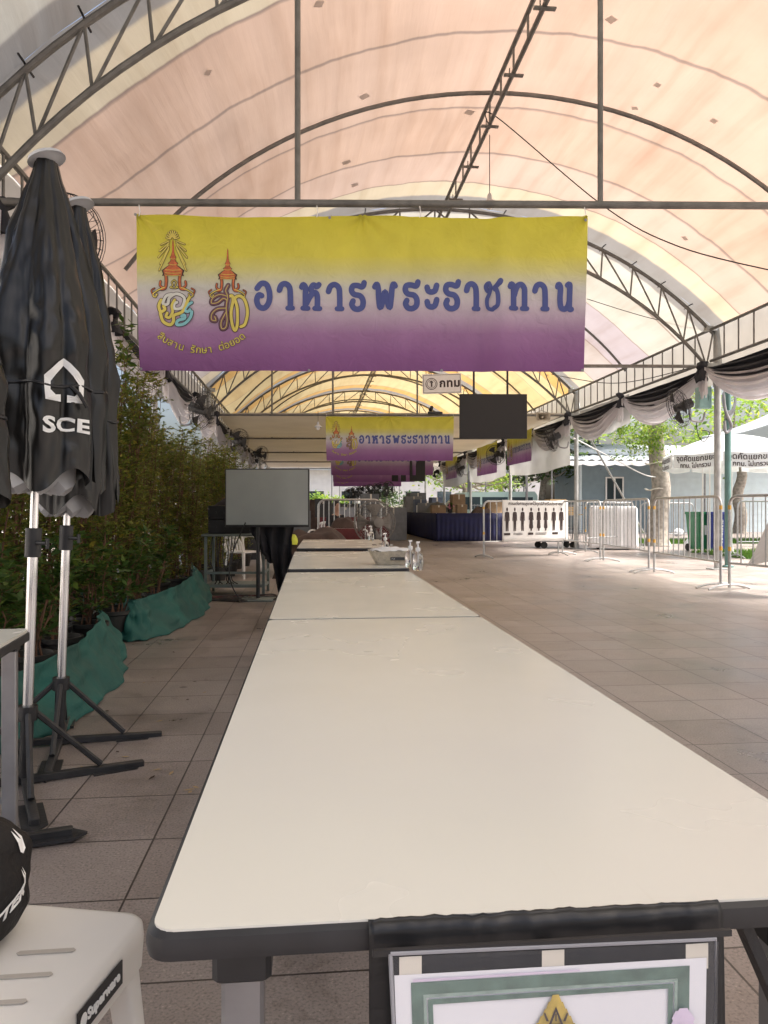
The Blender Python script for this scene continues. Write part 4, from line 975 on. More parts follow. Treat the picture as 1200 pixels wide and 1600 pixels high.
b.box((.38, .3, .135), (.72, .5, .012)); b.build('frame_rail', 'greyframe', eq)
for k, (z, h, lab) in enumerate(((.815, .19, 'black amplifier box, lower of two on the equipment table'), (1.005, .19, 'black amplifier box, upper of two on the equipment table'))):
    a = thing('amplifier', lab, 'amplifier', (e0.x+.30+.01*k, e0.y+.28, z), .03-.06*k, 'black amplifiers')
    b = MB(); b.box((0, 0, h/2), (.56, .42, h-.004), bev=.008); b.build('case', 'darkbox', a)
    b = MB(); b.box((0, -.213, h/2), (.52, .006, h-.03)); b.m = 0
    for j in range(4): b.tube([(-.18+.1*j, -.215, h/2), (-.18+.1*j, -.235, h/2)], .014, 10)
    b.build('front_panel', 'black', a)
    b = MB(); [b.tube([(sx*.27, -.212, h*.25), (sx*.27, -.25, h*.3), (sx*.27, -.25, h*.7), (sx*.27, -.212, h*.75)], .007, 6) for sx in (-1, 1)]; b.build('handle', 'blackmetal', a)
b = MB(); b.grid(lambda u, v: Vector((.42*(u-.5)*(1-.2*v), .3*(v-.5), .10*sin(pi*u)**.6*sin(pi*v)**.6+.03*nz(u*5, v*5)*sin(pi*u)*sin(pi*v))), 16, 12); o = b.build('black_bag', 'black_cloth'); o.location = (e0.x+.3, e0.y+.26, 1.196); tag(o, 'small slumped black bag on top of the amplifiers', 'bag')
# cable tangle
def cable(name, pts, r, label, m='black', cat='cable', group=None, k=8):
    b = MB(); b.tube(spline(pts, k), r, 6); return tag(b.build(name, m), label, cat, group)
for k in range(9):
    c0 = fl(365, 938); P = []
    for j in range(9): P.append((c0.x+random.gauss(0, .32)+.05*j-.15, c0.y+random.gauss(0, .14)+.1, .012+.008*random.random()))
    cable('floor_cable', P, .008, 'black cable tangled on the floor under the equipment table', group='tangled floor cables', m='black' if k else 'maroon')
for k in range(7):
    x = e0.x+.08+.05*k; cable('hanging_wire', [(x, e0.y+.14, .79), (x+random.uniform(-.04, .04), e0.y+.05, .5), (x+random.uniform(-.06, .06), e0.y+.08, .22), (x+.03, e0.y+.1, .145)], .007, 'black wire hanging from the equipment table', group='wires under the equipment table')
cable('television_cable', [(tb.x-.14, tb.y-.06, .98), (tb.x-.3, tb.y-.05, .6), (tb.x-.33, tb.y-.1, .3), (tb.x-.2, tb.y-.12, .04), (tb.x+.05, tb.y-.16, .012)], .008, 'black cable drooping from the television to the floor')

# ------------------------------------------------------------------ white plastic chairs
def make_chair(loc, rz, label):
    t = thing('plastic_chair', label, 'chair', loc, rz, 'white plastic chairs')
    b = MB(); b.prism(rrect(-.21, -.2, .21, .2, .05), .42, .445, 'xy'); b.build('seat', 'white', t)
    for sx in (-1, 1):
        for sy in (-1, 1):
            b = MB(); b.tube([(sx*.18, sy*.17, .43), (sx*.23, sy*.23, 0)], [.028, .018], 8); b.build('leg', 'white', t)
        b = MB(); b.tube(spline([(sx*.22, .20, .43), (sx*.24, .22, .66), (sx*.24, -.1, .66), (sx*.22, -.2, .44)], 6), .018, 8); b.build('armrest', 'white', t)
    b = MB(); b.tube(spline([(-.2, .19, .43), (-.21, .25, .7), (-.15, .29, .84), (.15, .29, .84), (.21, .25, .7), (.2, .19, .43)], 8), .02, 8)
    for k in range(5): x = -.13+.065*k; b.tube([(x, .2, .44), (x, .285, .83)], .017, 6)
    b.build('backrest', 'white', t); return t
q = fl(378, 905); ch = make_chair((q.x, q.y+.3, 0), .9, 'white plastic chair behind the equipment table legs')
q = fl(438, 897); copy_tree(ch, (q.x+.05, q.y+.5, 0), 2.2, 'white plastic chair between black cloth and the row of tables')
copy_tree(ch, (.95, 16.2, 0), .3, 'white plastic chair standing beyond the row of tables behind the grey fence')
copy_tree(ch, (.2, 16.0, 0), -.5, 'white plastic chair just right of the television screen')

# ------------------------------------------------------------------ bottles, basket
def make_bottle(loc, label, s=1, lab_side=1):
    t = thing('pump_bottle', label, 'bottle', loc, lab_side, 'clear hand gel pump bottles')
    b = MB(); b.lathe([(.028*s, .0), (.032*s, .006), (.032*s, .085*s), (.027*s, .102*s), (.013*s, .113*s), (.013*s, .122*s)], 20); b.build('body', 'clear', t)
    b = MB(); b.lathe([(.0155*s, .122*s), (.0155*s, .142*s), (.006*s, .144*s), (.005*s, .17*s), (.013*s, .171*s), (.013*s, .181*s)], 14)
    b.tube([(0, 0, .176*s), (-.03*s, -.01*s, .176*s), (-.043*s, -.014*s, .168*s)], .006*s, 6); b.build('pump', 'white', t)
    b = MB(); b.grid(lambda u, v: Vector((.0329*s*cos(-1.2+1.1*u), .0329*s*sin(-1.2+1.1*u), s*(.02+.055*v))), 8, 2); b.build('label_sticker', 'print_white', t)
    b = MB(); b.tube([(0, 0, .03*s), (0, 0, .12*s)], .003*s, 5); b.build('dip_tube', 'white', t)
    return t
for px, py, lab, s in ((653, 891, 'clear pump bottle in front, at the corner of second table by basket', 1.03), (641, 887, 'clear pump bottle half hidden behind the front one by basket', 1.03), (602, 866, 'clear pump bottle standing behind the basket', 1.0), (580, 845, 'clear pump bottle on the farthest table', 1.0)):
    q = fl(px, py, .752); 
    if px == 653: bt = make_bottle(q, lab, s)
    else: copy_tree(bt, q, 1+px*.01, lab)
q = fl(612, 883, .752); bk = thing('basket', 'beige woven tray basket with patterned cloth and small black label', 'basket', (q.x, q.y+.10, .752), .0)
b = MB(); n = 40
def ring(w, l, z, wav=0): return [(x, y, z+wav*sin(i*2.1)) for i, (x, y) in enumerate(rrect(-w/2, -l/2, w/2, l/2, .035, 8))]
R0, R1, R2 = ring(.20, .16, .0), ring(.31, .25, .10, .004), ring(.296, .236, .10, .004); m = len(R0)
R3 = ring(.19, .15, .006)
b.add(R0+R1+R2+R3, [(i, (i+1) % m, m+(i+1) % m, m+i) for i in range(m)]+[(m+i, m+(i+1) % m, 2*m+(i+1) % m, 2*m+i) for i in range(m)]+[(2*m+i, 2*m+(i+1) % m, 3*m+(i+1) % m, 3*m+i) for i in range(m)]+[tuple(range(m))[::-1], tuple(range(3*m, 4*m))])
b.build('tray', 'beige', bk, ang=30)
b = MB(); b.box((.04, -.112, .045), (.10, .004, .022), rx=-.42); b.m = 1; put_text(b, 'OX', .018, lambda x, y, z: (.01+x, -.117-.42*(y-.006)-z, .038+y)); b.build('label_plate', ['black', 'print_white'], bk, smooth=False)
cb = thing('folded_cloth', 'off white cloth with black letters lying in the beige basket', 'cloth', (q.x, q.y+.10, .752+.07))
b = MB(); b.grid(lambda u, v: Vector((-.14+.28*u, -.11+.22*v, .03+.018*nz(u*5, v*5)+.02*sin(u*pi)*sin(v*pi))), 20, 16); b.build('sheet', 'cloth_white', cb, thick=.004)
b = MB()
for k, s in enumerate(('PALLO', 'PALLO')): put_text(b, s, .04, lambda x, y, z, k=k: (-.10+.05*k-y, x*1.0+.02, .068+z+.006*k), bold=.001)
b.build('print', 'dark_ink', cb, smooth=False)

# ------------------------------------------------------------------ fans
def fan_cage(b, r, dep, n, wire):
    for k, (rr, y) in enumerate(((1, 0), (.99, dep*.25), (.99, -dep*.25), (.8, dep*.42), (.8, -dep*.42), (.55, dep*.5), (.55, -dep*.5), (.25, -dep*.5), (.25, dep*.5))):
        b.tube([(r*rr*cos(a*2*pi/28), y, r*rr*sin(a*2*pi/28)) for a in range(28)], wire*(1.6 if k == 0 else 1), 4, closed=True)
    for a in range(n):
        q = 2*pi*a/n
        for s in (-1, 1): b.tube([(r*.2*cos(q), s*dep*.5, r*.2*sin(q)), (r*.55*cos(q), s*dep*.5, r*.55*sin(q)), (r*.82*cos(q), s*dep*.4, r*.82*sin(q)), (r*cos(q), 0, r*sin(q))], wire*.8, 3, cap=False)
def blades(b, r, n, y):
    for k in range(n):
        a0 = 2*pi*k/n
        b.grid(lambda u, v, a0=a0: Vector(((.12+.8*v)*r*cos(a0+(u-.5)*(.35+.75*v)), y+.10*r*(u-.5)*(1.2-.4*v), (.12+.8*v)*r*sin(a0+(u-.5)*(.35+.75*v)))), 6, 6)
def wall_fan(loc, rz, tilt, arm, label):
    t = thing('wall_fan', label, 'fan', loc, rz, 'black wall fans on the tent posts')
    T_ = Matrix.Rotation(tilt, 3, 'X')
    def fin(b): b.v = [tuple(T_ @ Vector(v)) for v in b.v]; return b
    b = MB(); fan_cage(b, .37, .17, 26, .0035); fin(b).build('cage', 'black', t)
    b = MB(); blades(b, .34, 3, 0); fin(b).build('blade_set', 'blackmetal', t, thick=.003)
    b = MB(); b.lathe([(.03, -.08), (.07, -.07), (.075, .02), (.085, .12), (.08, .26), (.05, .29)], 16, R=Matrix.Rotation(-pi/2, 3, 'X')); b.box((0, .2, .05), (.14, .14, .1), bev=.02); fin(b).build('motor', 'black', t)
    b = MB(); p0 = T_ @ Vector((0, .2, -.05)); b.tube(spline([p0, p0+Vector((0, .02, -.2)), p0+Vector((0, .08, -.26)), p0+Vector((arm*.6, .25, -.26)), p0+Vector((arm, .3, -.10))], 6), .02, 8); b.build('arm', 'legsteel', t)
    return t
def fanpos(px, py, X): r = ray(px, py); t = X/r.x; return Vector((X, r.y*t, H+r.z*t))
q = atY(1060, 637, yr(XR, 2)-.12); fan0 = wall_fan((q.x, q.y, q.z), -1.62, .32, .0, 'black wall fan on the near right post beside the teal box')
for px, py, Y, rz, lab in ((860, 685, yr(XR, 3)-1.1, -1.6, 'black wall fan on second right post by the loudspeaker'), (775, 711, yr(XR, 4)-1.6, -.6, 'black wall fan on third right post before a side banner'), (717, 733, yr(XR, 5)-1.8, -1.5, 'black wall fan on fourth right post'), (680, 738, yr(XR, 6)-1.8, -.9, 'farthest black wall fan on the right'),
    (316, 642, yr(XL, 2)-.1, 1.15, 'black wall fan on left post just above the hedge'), (372, 690, yr(XL, 3)-.6, .85, 'black wall fan on left post, above the television screen'), (407, 712, yr(XL, 4)-.8, .85, 'farthest black wall fan on the left'), (103, 372, yr(XL, 1)-.1, .9, 'black wall fan seen between the two folded umbrellas')):
    q = atY(px, py, Y); copy_tree(fan0, (q.x, q.y, q.z), rz, lab)
q = fl(577, 905); ff = thing('floor_fan', 'large grey drum floor fan standing behind the farthest white table', 'fan', (q.x+.12, 12.4, 0), .25)
z0 = H-(816-795)/F*12.5
b = MB(); fan_cage(b, .36, .2, 30, .0035); b.v = [(x, y, z+z0) for x, y, z in b.v]; b.build('cage', 'fangrey', ff)
b = MB(); b.tube([(.365*cos(a*2*pi/40), 0, z0+.365*sin(a*2*pi/40)) for a in range(40)], .008, 6, closed=True); b.build('rim', 'fangrey', ff)
b = MB(); blades(b, .34, 4, .03); b.v = [(x, y, z+z0) for x, y, z in b.v]; b.build('blade_set', 'fangrey', ff, thick=.004)
b = MB(); b.lathe([(.02, .2), (.085, .19), (.1, .1), (.1, 0), (.05, -.02)], 18, (0, -.02, z0), Matrix.Rotation(pi/2, 3, 'X')); b.build('motor', 'fangrey', ff)
b = MB(); b.tube([(0, 0, .03), (0, 0, z0-.05)], .025, 8); b.lathe([(.25, 0), (.25, .02), (.05, .05)], 20); b.build('stand', 'blackmetal', ff)

# ------------------------------------------------------------------ hung screens, sign, loudspeaker, lamps, wires
def hung_tv(px0, py0, px1, py1, Yc, label):
    p0, p1 = atT(px0, py0, Yc), atT(px1, py1, Yc); w = (p1-p0).length; w = sqrt((p1.x-p0.x)**2+(p1.y-p0.y)**2); h = p0.z-p1.z; c = (p0+p1)/2
    t = thing('hanging_screen', label, 'screen', (c.x, c.y-.05, c.z), -math.atan(SK), 'black screens hung in a row')
    b = MB(); b.box((0, 0, 0), (w, .06, h), bev=.008); s = b.build('case', 'black', t)
    b = MB(); b.box((0, -.031, .0), (w-.03, .004, h-.03)); b.build('screen', 'screen_off', s)
    b = MB()
    for x in (-w*.28, w*.22): b.tube([(x, .06, -.2), (x, .06, 3.84-c.z)], .02, 8)
    b.box((-.03*w, .05, 0), (.6*w, .03, .06)); b.build('mount', 'blackmetal', t)
    return t
hung_tv(717, 616.5, 822, 686, YS[2], 'big black flat screen hung on the second tie beam beside the small Thai sign')
hung_tv(640, 718, 664, 752, YS[4], 'black screen farther down the row, right end of purple hems')
hung_tv(612, 733, 634, 752, YS[5], 'farthest small black screen in the row')
p0, p1 = atT(660, 584, YS[2]-.05), atT(721, 615, YS[2]-.05); c = (p0+p1)/2; w, h = (p1.x-p0.x), p0.z-p1.z
sg = thing('hanging_sign', 'small white sign with round emblem and three Thai letters under the big banner', 'sign', (c.x, c.y, c.z), -math.atan(SK), ry=-.03)
b = MB(); b.box((0, 0, 0), (w, .008, h), bev=.003); b.build('board', 'print_white', sg)
b = MB(); y = -.0052
b.tube([(x, y, z) for x, z in rrect(-w/2+.02, -h/2+.02, w/2-.02, h/2-.02, .01, 2)], .004, 4, closed=True)
b.tube([(-w*.27+.105*cos(a*pi/12), y, .105*sin(a*pi/12)) for a in range(24)], .006, 4, closed=True); b.tube([(-w*.27+.078*cos(a*pi/12), y, .078*sin(a*pi/12)) for a in range(24)], .004, 4, closed=True)
b.tube([(-w*.27, y, -.055), (-w*.27+.005, y, .03)], .014, 5); b.tube([(-w*.27-.03, y, .03), (-w*.27, y, .05), (-w*.27+.03, y, .025)], .012, 5)
put_text(b, 'กทม', .205, lambda x, yy, z: (w*.2+x, y-.0005-z, -.06+yy), bold=.008, spacing=1.1)
b.build('lettering', 'dark_ink', sg, smooth=False)
for x in (-w*.4, w*.4): MB().tube([(x, 0, h/2-.01), (x, .02, 3.84-c.z)], .005, 4).build('tie_cord', 'black', sg)
q = atT(847, 652, YS[3]-.3); hs = thing('horn_loudspeaker', 'beige square horn loudspeaker under the tie beam right of the black screen', 'loudspeaker', q, -.1)
b = MB()
rgs = [(.20, .115, -.16), (.19, .105, -.15), (.10, .06, -.02), (.05, .04, .08)]; vs = []
for w_, h_, y_ in rgs: vs += [(x, y_, z) for x, z in rrect(-w_, -h_, w_, h_, min(w_, h_)*.4, 4)]
m = len(vs)//4; b.add(vs, [(k*m+i, k*m+(i+1) % m, (k+1)*m+(i+1) % m, (k+1)*m+i) for k in range(3) for i in range(m)]); b.build('horn', 'hornp', hs, thick=.006)
b = MB(); b.lathe([(.03, -.1), (.045, .0), (.06, .1), (.06, .22), (.03, .24)], 14, R=Matrix.Rotation(-pi/2, 3, 'X')); b.build('driver', 'hornp', hs)
b = MB(); b.tube([(-.2, -.05, 0), (-.2, .02, .12), (0, .06, .2), (.2, .02, .12), (.2, -.05, 0)], .01, 6); b.tube([(0, .06, .2), (0, .06, .30)], .012, 6); b.build('bracket', 'legsteel', hs)
def lamp(px, py, Y, ztop, label):
    q = atY(px, py, Y); t = thing('pendant_lamp', label, 'lamp', q, 0)
    b = MB(); b.lathe([(.02, .14), (.03, .12), (.035, .06), (.11, .0), (.115, -.01), (.10, -.008), (.03, .05)], 18, cap=False); b.build('shade', 'cap', t)
    b = MB(); b.lathe([(.02, .04), (.045, .0), (.05, -.04), (.03, -.08), (.0, -.09)], 14); b.build('bulb', 'white', t)
    b = MB(); b.tube([(0, 0, .13), (0, 0, ztop-q.z)], .006, 5); b.build('cord', 'black', t); return t
lamp(765, 318, 10.3, 6.46, 'white pendant lamp on a cord under the ridge above the big banner')
lamp(497, 667, 20.4, 3.84, 'white bulb lamp hanging left of the second banner')
r0 = atY(772, 180, 9.9); r1 = atY(943, 322, 9.2); r2 = atY(1060, 385, 8.6); r3 = atY(1215, 425, 8.0)
cable('roof_cable', [(2.47, 10.1, 6.44), tuple(r0), tuple(r1), tuple(r2), tuple(r3)], .008, 'black cable sagging from the roof ridge toward the right eave')
s0 = fanpos(1100, 514, 7.3); cable('roof_wire', [tuple(atY(917, 467, 15.5)), tuple(atY(1020, 498, 14.6)), tuple(atY(1110, 512, 13.5))], .007, 'thin black wire sagging behind the right end of the big banner')
cable('eave_wire', [tuple(atY(862, 585, 19)), tuple(atY(940, 598, 16)), tuple(atY(1000, 594, 14.8)), tuple(atY(1085, 573, 13.4))], .009, 'black wire drooping along the right eave ladder')
q = atT(680, 644, YS[3]-.1); sp = thing('spotlight', 'small black spotlight on the tie beam above the second banner', 'spotlight', q, .1)
b = MB(); b.box((.0, 0, -.02), (.42, .1, .07), bev=.01); b.build('bar', 'blackmetal', sp); b = MB(); b.lathe([(.03, -.1), (.06, -.08), (.05, .08), (.02, .1)], 12, (-.12, 0, .10), Matrix.Rotation(1.2, 3, 'X')); b.tube([(-.12, 0, .0), (-.12, 0, .08)], .012, 6); b.build('lamp_head', 'blackmetal', sp)

# ------------------------------------------------------------------ crowd barriers
BZ = 1.33
def make_barrier(p0, p1, label, flip=0, tape=True):
    d = p1-p0; L_ = d.length; t = thing('crowd_barrier', label, 'barrier', (p0.x, p0.y, 0), atan2(d.y, d.x), 'steel crowd barriers')
    r = .14; b = MB(); P = [(.035, 0, .03), (.035, 0, BZ-r)]
    for i in range(7): a = pi-pi/2*i/6; P.append((.035+r+r*cos(a), 0, BZ-r+r*sin(a)))
    for i in range(7): a = pi/2-pi/2*i/6; P.append((L_-.035-r+r*cos(a), 0, BZ-r+r*sin(a)))
    P += [(L_-.035, 0, BZ-r), (L_-.035, 0, .03)]
    b.tube(P, .021, 8); b.tube([(.035, 0, .38), (L_-.035, 0, .38)], .017, 8); b.build('frame', 'barrier', t)
    b = MB(); n = 12
    for i in range(1, n): x = .035+(L_-.07)*i/n; b.tube([(x, 0, .38), (x, 0, BZ)], .0095, 6)
    b.build('bars', 'barrier', t)
    for x in (.035, L_-.035):
        b = MB(); b.tube(spline([(x, -.36, .012), (x, -.22, .055), (x, 0, .075), (x, .22, .055), (x, .36, .012)], 5), .017, 8); b.build('foot', 'barrier', t)
        if tape:
            for z in (.58, 1.17): MB().tube([(x, 0, z-.03), (x, 0, z+.03)], .0228, 10).build('reflective_band', 'orange', t)
    return t
b1 = fl(1137, 921); dirn = (fl(1128, 921)-fl(1021, 897)).normalized()
make_barrier(fl(1021, 896), fl(1128, 920), 'steel crowd barrier in front of the green bin')
make_barrier(b1, b1+Vector((.55, -2.6, 0)), 'steel crowd barrier running out of the right frame edge')
make_barrier(fl(942, 877.5), fl(1015, 894.5), 'steel crowd barrier before the tree and white sheeted cart')
make_barrier(fl(878, 867), fl(939, 877), 'steel crowd barrier just right of the printed dress sheet')
make_barrier(fl(754, 872), fl(874, 867.5), 'steel crowd barrier carrying the printed dress sheet')
make_barrier(fl(914, 864), fl(990, 857), 'steel crowd barrier farther back behind the white sheeted cart')
q0, q1 = fl(1000, 853), fl(1085, 853); make_barrier(q0, q1, 'steel crowd barrier on the grass edge before the pale house', tape=False)
q0, q1 = fl(1150, 872), fl(1230, 872); make_barrier(q0, q1, 'steel crowd barrier behind the hanging white sheet at right', tape=False)
# far barriers inside
make_barrier(Vector((.1, 14.6, 0)), Vector((1.4, 14.6, 0)), 'grey fence panel behind the floor fan', tape=False)
# dress code sheet
p0, p1 = fl(754, 872), fl(874, 867.5); d = (p1-p0).normalized(); nrm = Vector((d.y, -d.x, 0))
if nrm.y > 0: nrm = -nrm
o_ = p0+d*.52+nrm*.05; ds = thing('dress_sheet', 'white printed sheet of black clothed figures tied on a barrier', 'sheet', (o_.x, o_.y, 0), atan2(d.y, d.x))
dw = 2.0; zt_, zb_ = 1.36, .36
def dwv(x, z): return -.012-.02*sin(x*7)*.5-.012*nz(x*3, z*3, 5)
b = MB(); b.grid(lambda u, v: Vector((dw*u, dwv(dw*u, 0)+0*v, zt_-(zt_-zb_)*v-.03*sin(u*pi)*(1-v)+.02*nz(u*4, v))), 40, 10); b.build('cloth', 'print_white', ds, thick=.002)
b = MB()
def dfig(cx, s, kind):
    z0 = .62
    def P(pts, k): b.add([(cx+x*s*.72, dwv(cx+x*s*.72, 0)-.006-.0005*k, z0+z*s) for x, z in pts], [tuple(range(len(pts)))])
    P([(.04*cos(a*pi/5), .56+.05*sin(a*pi/5)) for a in range(10)], 0)
    if kind == 0:
        P([(-.09, .48), (-.03, .5), (.03, .5), (.09, .48), (.11, .27), (.08, .26), (.065, .40), (.065, .24), (-.065, .24), (-.065, .40), (-.08, .26), (-.11, .27)], 1)
        P([(-.065, .25), (.065, .25), (.055, .0), (.012, .0), (.0, .2), (-.012, .0), (-.055, .0)], 2)
    else:
        P([(-.08, .48), (-.03, .5), (.03, .5), (.08, .48), (.10, .28), (.07, .28), (.05, .38), (.085, .10), (.07, .06), (-.07, .06), (-.085, .10), (-.05, .38), (-.07, .28), (-.10, .28)], 1)
        P([(-.035, .07), (.035, .07), (.03, 0), (-.03, 0)], 2)
for i, (cx, kd) in enumerate(((.13, 0), (.36, 0), (.6, 0), (.86, 1), (1.08, 1), (1.3, 1), (1.56, 0), (1.8, 0))): dfig(cx, .92, kd)
put_text(b, 'การแต่งกายสุภาพไว้ทุกข์สำหรับประชาชน', .105, lambda x, y, z: (dw/2+x, dwv(dw/2+x, 0)-.006-z, 1.24+y), bold=.002)
for x in (.13, .86, 1.6): b.box((x, dwv(x, 0)-.006, .55), (.18, .003, .055))
for x in (.42, 1.15): 
    for k in range(2): b.box((x, dwv(x, 0)-.006, .565-.03*k), (.34, .003, .012))
b.build('print', 'dark_ink', ds, smooth=False)
# diagonal white sheet at right
o_ = fl(1135, 885); hs_ = thing('hanging_sheet', 'grey white sheet hanging askew on the right barrier with a black garment print', 'sheet', (b1.x+.12, b1.y-.1, 0), atan2(-2.6, .55)+0)
b = MB(); b.add([(.0, .04, .55), (.12, .04, .30), (.75, .05, .33), (1.15, .05, .62), (1.25, .03, 1.31), (.75, .03, 1.31)], [(0, 1, 2, 3, 4, 5)])
# (kept simple: the triangular hang is shaped below)
b = MB(); b.grid(lambda u, v: Vector((.08+1.05*u, .045+.02*nz(u*5, v*5), (1.31*(v)+(1-v)*(.40+.10*sin(u*6)))*1.0 if u > .55 else (.34+.25*u)+(1.31*min(1, .25+u*1.35)-(.34+.25*u))*v)), 20, 14); b.build('cloth', 'cloth_white', hs_, thick=.003)
b = MB(); b.add([(.80, .018, .62), (.83, .018, .98), (.90, .018, 1.02), (.97, .018, .98), (.98, .018, .66), (.94, .018, .66), (.92, .018, .92), (.86, .018, .92), (.84, .018, .62)], [tuple(range(9))]); b.build('print', 'black', hs_, smooth=False)

# ------------------------------------------------------------------ skirted tables at right of the aisle
def skirt_table(P, h, m, label, top='cloth_white'):
    """P: floor outline, first point at the near left corner, counter clockwise"""
    t = thing('skirted_table', label, 'table', (P[0][0], P[0][1], 0), 0, 'skirted serving tables')
    Q = [Vector((p[0]-P[0][0], p[1]-P[0][1], 0)) for p in P]
    b = MB(); b.prism([(q.x, q.y) for q in Q], h-.025, h, 'xy'); b.build('tabletop', top, t)
    b = MB()
    for k in range(len(Q)):
        a, c = Q[k], Q[(k+1) % len(Q)]; L_ = (c-a).length; nn = Vector(((c-a).y, -(c-a).x, 0)).normalized(); n = max(8, int(L_*28))
        b.grid(lambda u, v, a=a, c=c, nn=nn, L_=L_: a.lerp(c, u)+nn*(.012+.022*v*sin(u*L_*38)+.012*nz(u*L_*9, v, k))+Vector((0, 0, (h-.012)*(1-v)+.012)), n, 4)
    b.build('skirt', m, t, thick=.003); return t
k0 = fl(682, 846); k1 = fl(616, 827)
k1 = Vector((k0.x-.15, k0.y+13.0, 0)); kt = 1.0
skirt_table([(k0.x, k0.y), (k0.x+2.7, k0.y-.1), (k0.x+2.7, k0.y+.9), (k0.x, k0.y+.9)], kt, 'navy', 'navy skirted serving table end facing the camera, boxes on top')
skirt_table([(k0.x, k0.y+.92), (k0.x+.9, k0.y+.92), (k0.x+.9, k0.y+12), (k0.x-.05, k0.y+12)], kt, 'navy', 'long navy skirted serving table running away along the aisle')
skirt_table([(.15, 13.9), (.95, 13.9), (.95, 14.3), (.15, 14.3)], .78, 'maroon', 'maroon skirted table beyond the row behind the floor fan')
skirt_table([(.2, 22), (2.3, 22), (2.3, 22.8), (.2, 22.8)], .9, 'maroon', 'dark maroon skirted counter at the far end of the aisle')
rb = random.Random(5)
def box_thing(name, loc, d, m, label, cat='box', rz=0, group=None):
    t = thing(name, label, cat, loc, rz, group); b = MB(); b.box((0, 0, d[2]/2), d, bev=.008); b.build('carton', m, t)
    b = MB(); b.box((0, 0, d[2]+.001), (d[0]*.99, .05, .002)); b.box((0, -d[1]/2-.001, d[2]*.86), (.05, .002, d[2]*.26)); b.build('tape', 'tape', t); return t
box_thing('carton', (k0.x+.1, k0.y+.25, kt), (.5, .35, .28), 'cardboard', 'brown carton on the navy table corner, left of the bouquet')
box_thing('carton', (k0.x+.95, k0.y+.3, kt), (.36, .35, .3), 'cardboard', 'brown carton on the navy table, right of the bouquet')
box_thing('carton', (k0.x+2.2, k0.y+.4, kt), (.62, .4, .42), 'cardboard', 'tall brown carton at the right end of the navy table')
box_thing('carton', (k0.x+1.15, k0.y+2.0, kt), (.5, .4, .7), 'cardboard', 'brown carton stack behind the navy table', rz=.1)
box_thing('white_carton', (k0.x-.35+.6, k0.y+4.5, kt), (.6, .45, .3), 'print_white', 'white carton on the long navy table')
bq = thing('bouquet', 'small dark bouquet with pink flowers on the navy table', 'flowers', (k0.x+.52, k0.y+.2, kt))
b = MB(); b.lathe([(.06, 0), (.09, .12), (.07, .14)], 12); b.build('vase', 'black', bq); V = []; Fc = []
for k in range(160):
    d = Vector((rb.gauss(0, 1), rb.gauss(0, 1), rb.gauss(.4, .8))).normalized(); leaf_at(V, Fc, Vector((0, 0, .2))+d*.1*rb.random(), d, Vector((0, 0, 1)), .12, .03)
m = MB(); m.add(V, Fc); m.build('foliage', 'leafd', bq, smooth=False)
b = MB(); [b.lathe([(.0, .03), (.03, .01), (.025, -.02)], 8, (rb.gauss(0, .08), -.1+rb.gauss(0, .03), .22+rb.gauss(0, .05))) for _ in range(6)]; b.build('blossom', 'pink', bq)
# equipment heaps on the long table
def heap(loc, d, m, label, seed, name='covered_heap', cat='heap'):
    b = MB(); b.grid(lambda u, v: Vector((d[0]*(u-.5), d[1]*(v-.5), d[2]*(min(1, 3.2*min(u, 1-u))*min(1, 3.2*min(v, 1-v)))**.5*(1+.3*nz(u*4+seed, v*4)))), 18, 14)
    o = b.build(name, m); o.location = loc; return tag(o, label, cat)
heap((k0.x+.5, k0.y+2.6, kt), (.8, 1.4, .38), 'darkwall', 'dark heap of gear on the long navy table', 1)
heap((k0.x+1.7, k0.y+.35, kt), (.7, .6, .22), 'brown', 'low dark heap on the near navy table', 2)
for k, (dx, dy, d_, m_, lab) in enumerate(((.15, 3.6, (.55, .5, .38), 'greybox', 'grey carton left end of the long navy table'), (.2, 5.4, (.5, .5, .55), 'bluebox', 'slate blue crate on the long navy table'), (.1, 7.0, (.7, .6, .7), 'greybox', 'big grey carton farther along the long navy table'), (.5, 8.6, (.8, .6, .9), 'darkwall', 'tall dark box at the far part of the long navy table'), (.7, 4.4, (.45, .4, .62), 'bluebox', 'tall slate blue crate in the middle of the long navy table'), (.75, 6.2, (.4, .4, .5), 'print_white', 'white box among the crates on the long navy table'))):
    box_thing('storage_box', (k0.x+dx, k0.y+dy, kt), d_, m_, lab, rz=.05*k)
heap((.1, 13.0, 0), (1.5, 1.5, .80), 'brown', 'heap of brown cloth just right of the television stand', 4)
hv_ = atY(457, 838, 12.6); heap((hv_.x, 12.6, .55), (.22, .3, .16), 'hivis', 'yellow green reflective vest heaped on brown cloth beside the black drape', 6, 'vest', 'vest')
heap((.6, 14.1, .78), (.5, .3, .2), 'brown', 'brown bag lying on the maroon skirted table', 8)

for k, (x, y, z, d_, m_, lab) in enumerate(((.35, 22.2, .9, (.5, .4, .55), 'darkbox', 'black monitor box on the far maroon counter, left end'), (1.0, 22.2, .9, (.6, .4, .3), 'greybox', 'grey carton in the middle of the far maroon counter'), (1.75, 22.3, .9, (.5, .5, .7), 'darkwall', 'dark tall box at the right end of the far maroon counter'), (-.5, 18.5, 0, (.9, .7, 1.1), 'darkwall', 'dark cabinet behind the television screen'), (-1.3, 17.2, 0, (.6, .6, 1.35), 'darkbox', 'tall black cabinet beyond the hedge end'), (.1, 24.5, 0, (.8, .7, 1.45), 'brown', 'brown cupboard far behind the seated person'), (2.9, 27, 0, (1.0, .7, 1.2), 'greybox', 'grey cupboard far down the aisle'), (1.3, 28.5, 0, (1.1, .7, 1.35), 'darkwall', 'dark cupboard far down the middle of the aisle'))):
    box_thing('cabinet', (x, y, z), d_, m_, lab, 'cabinet', .03*k)
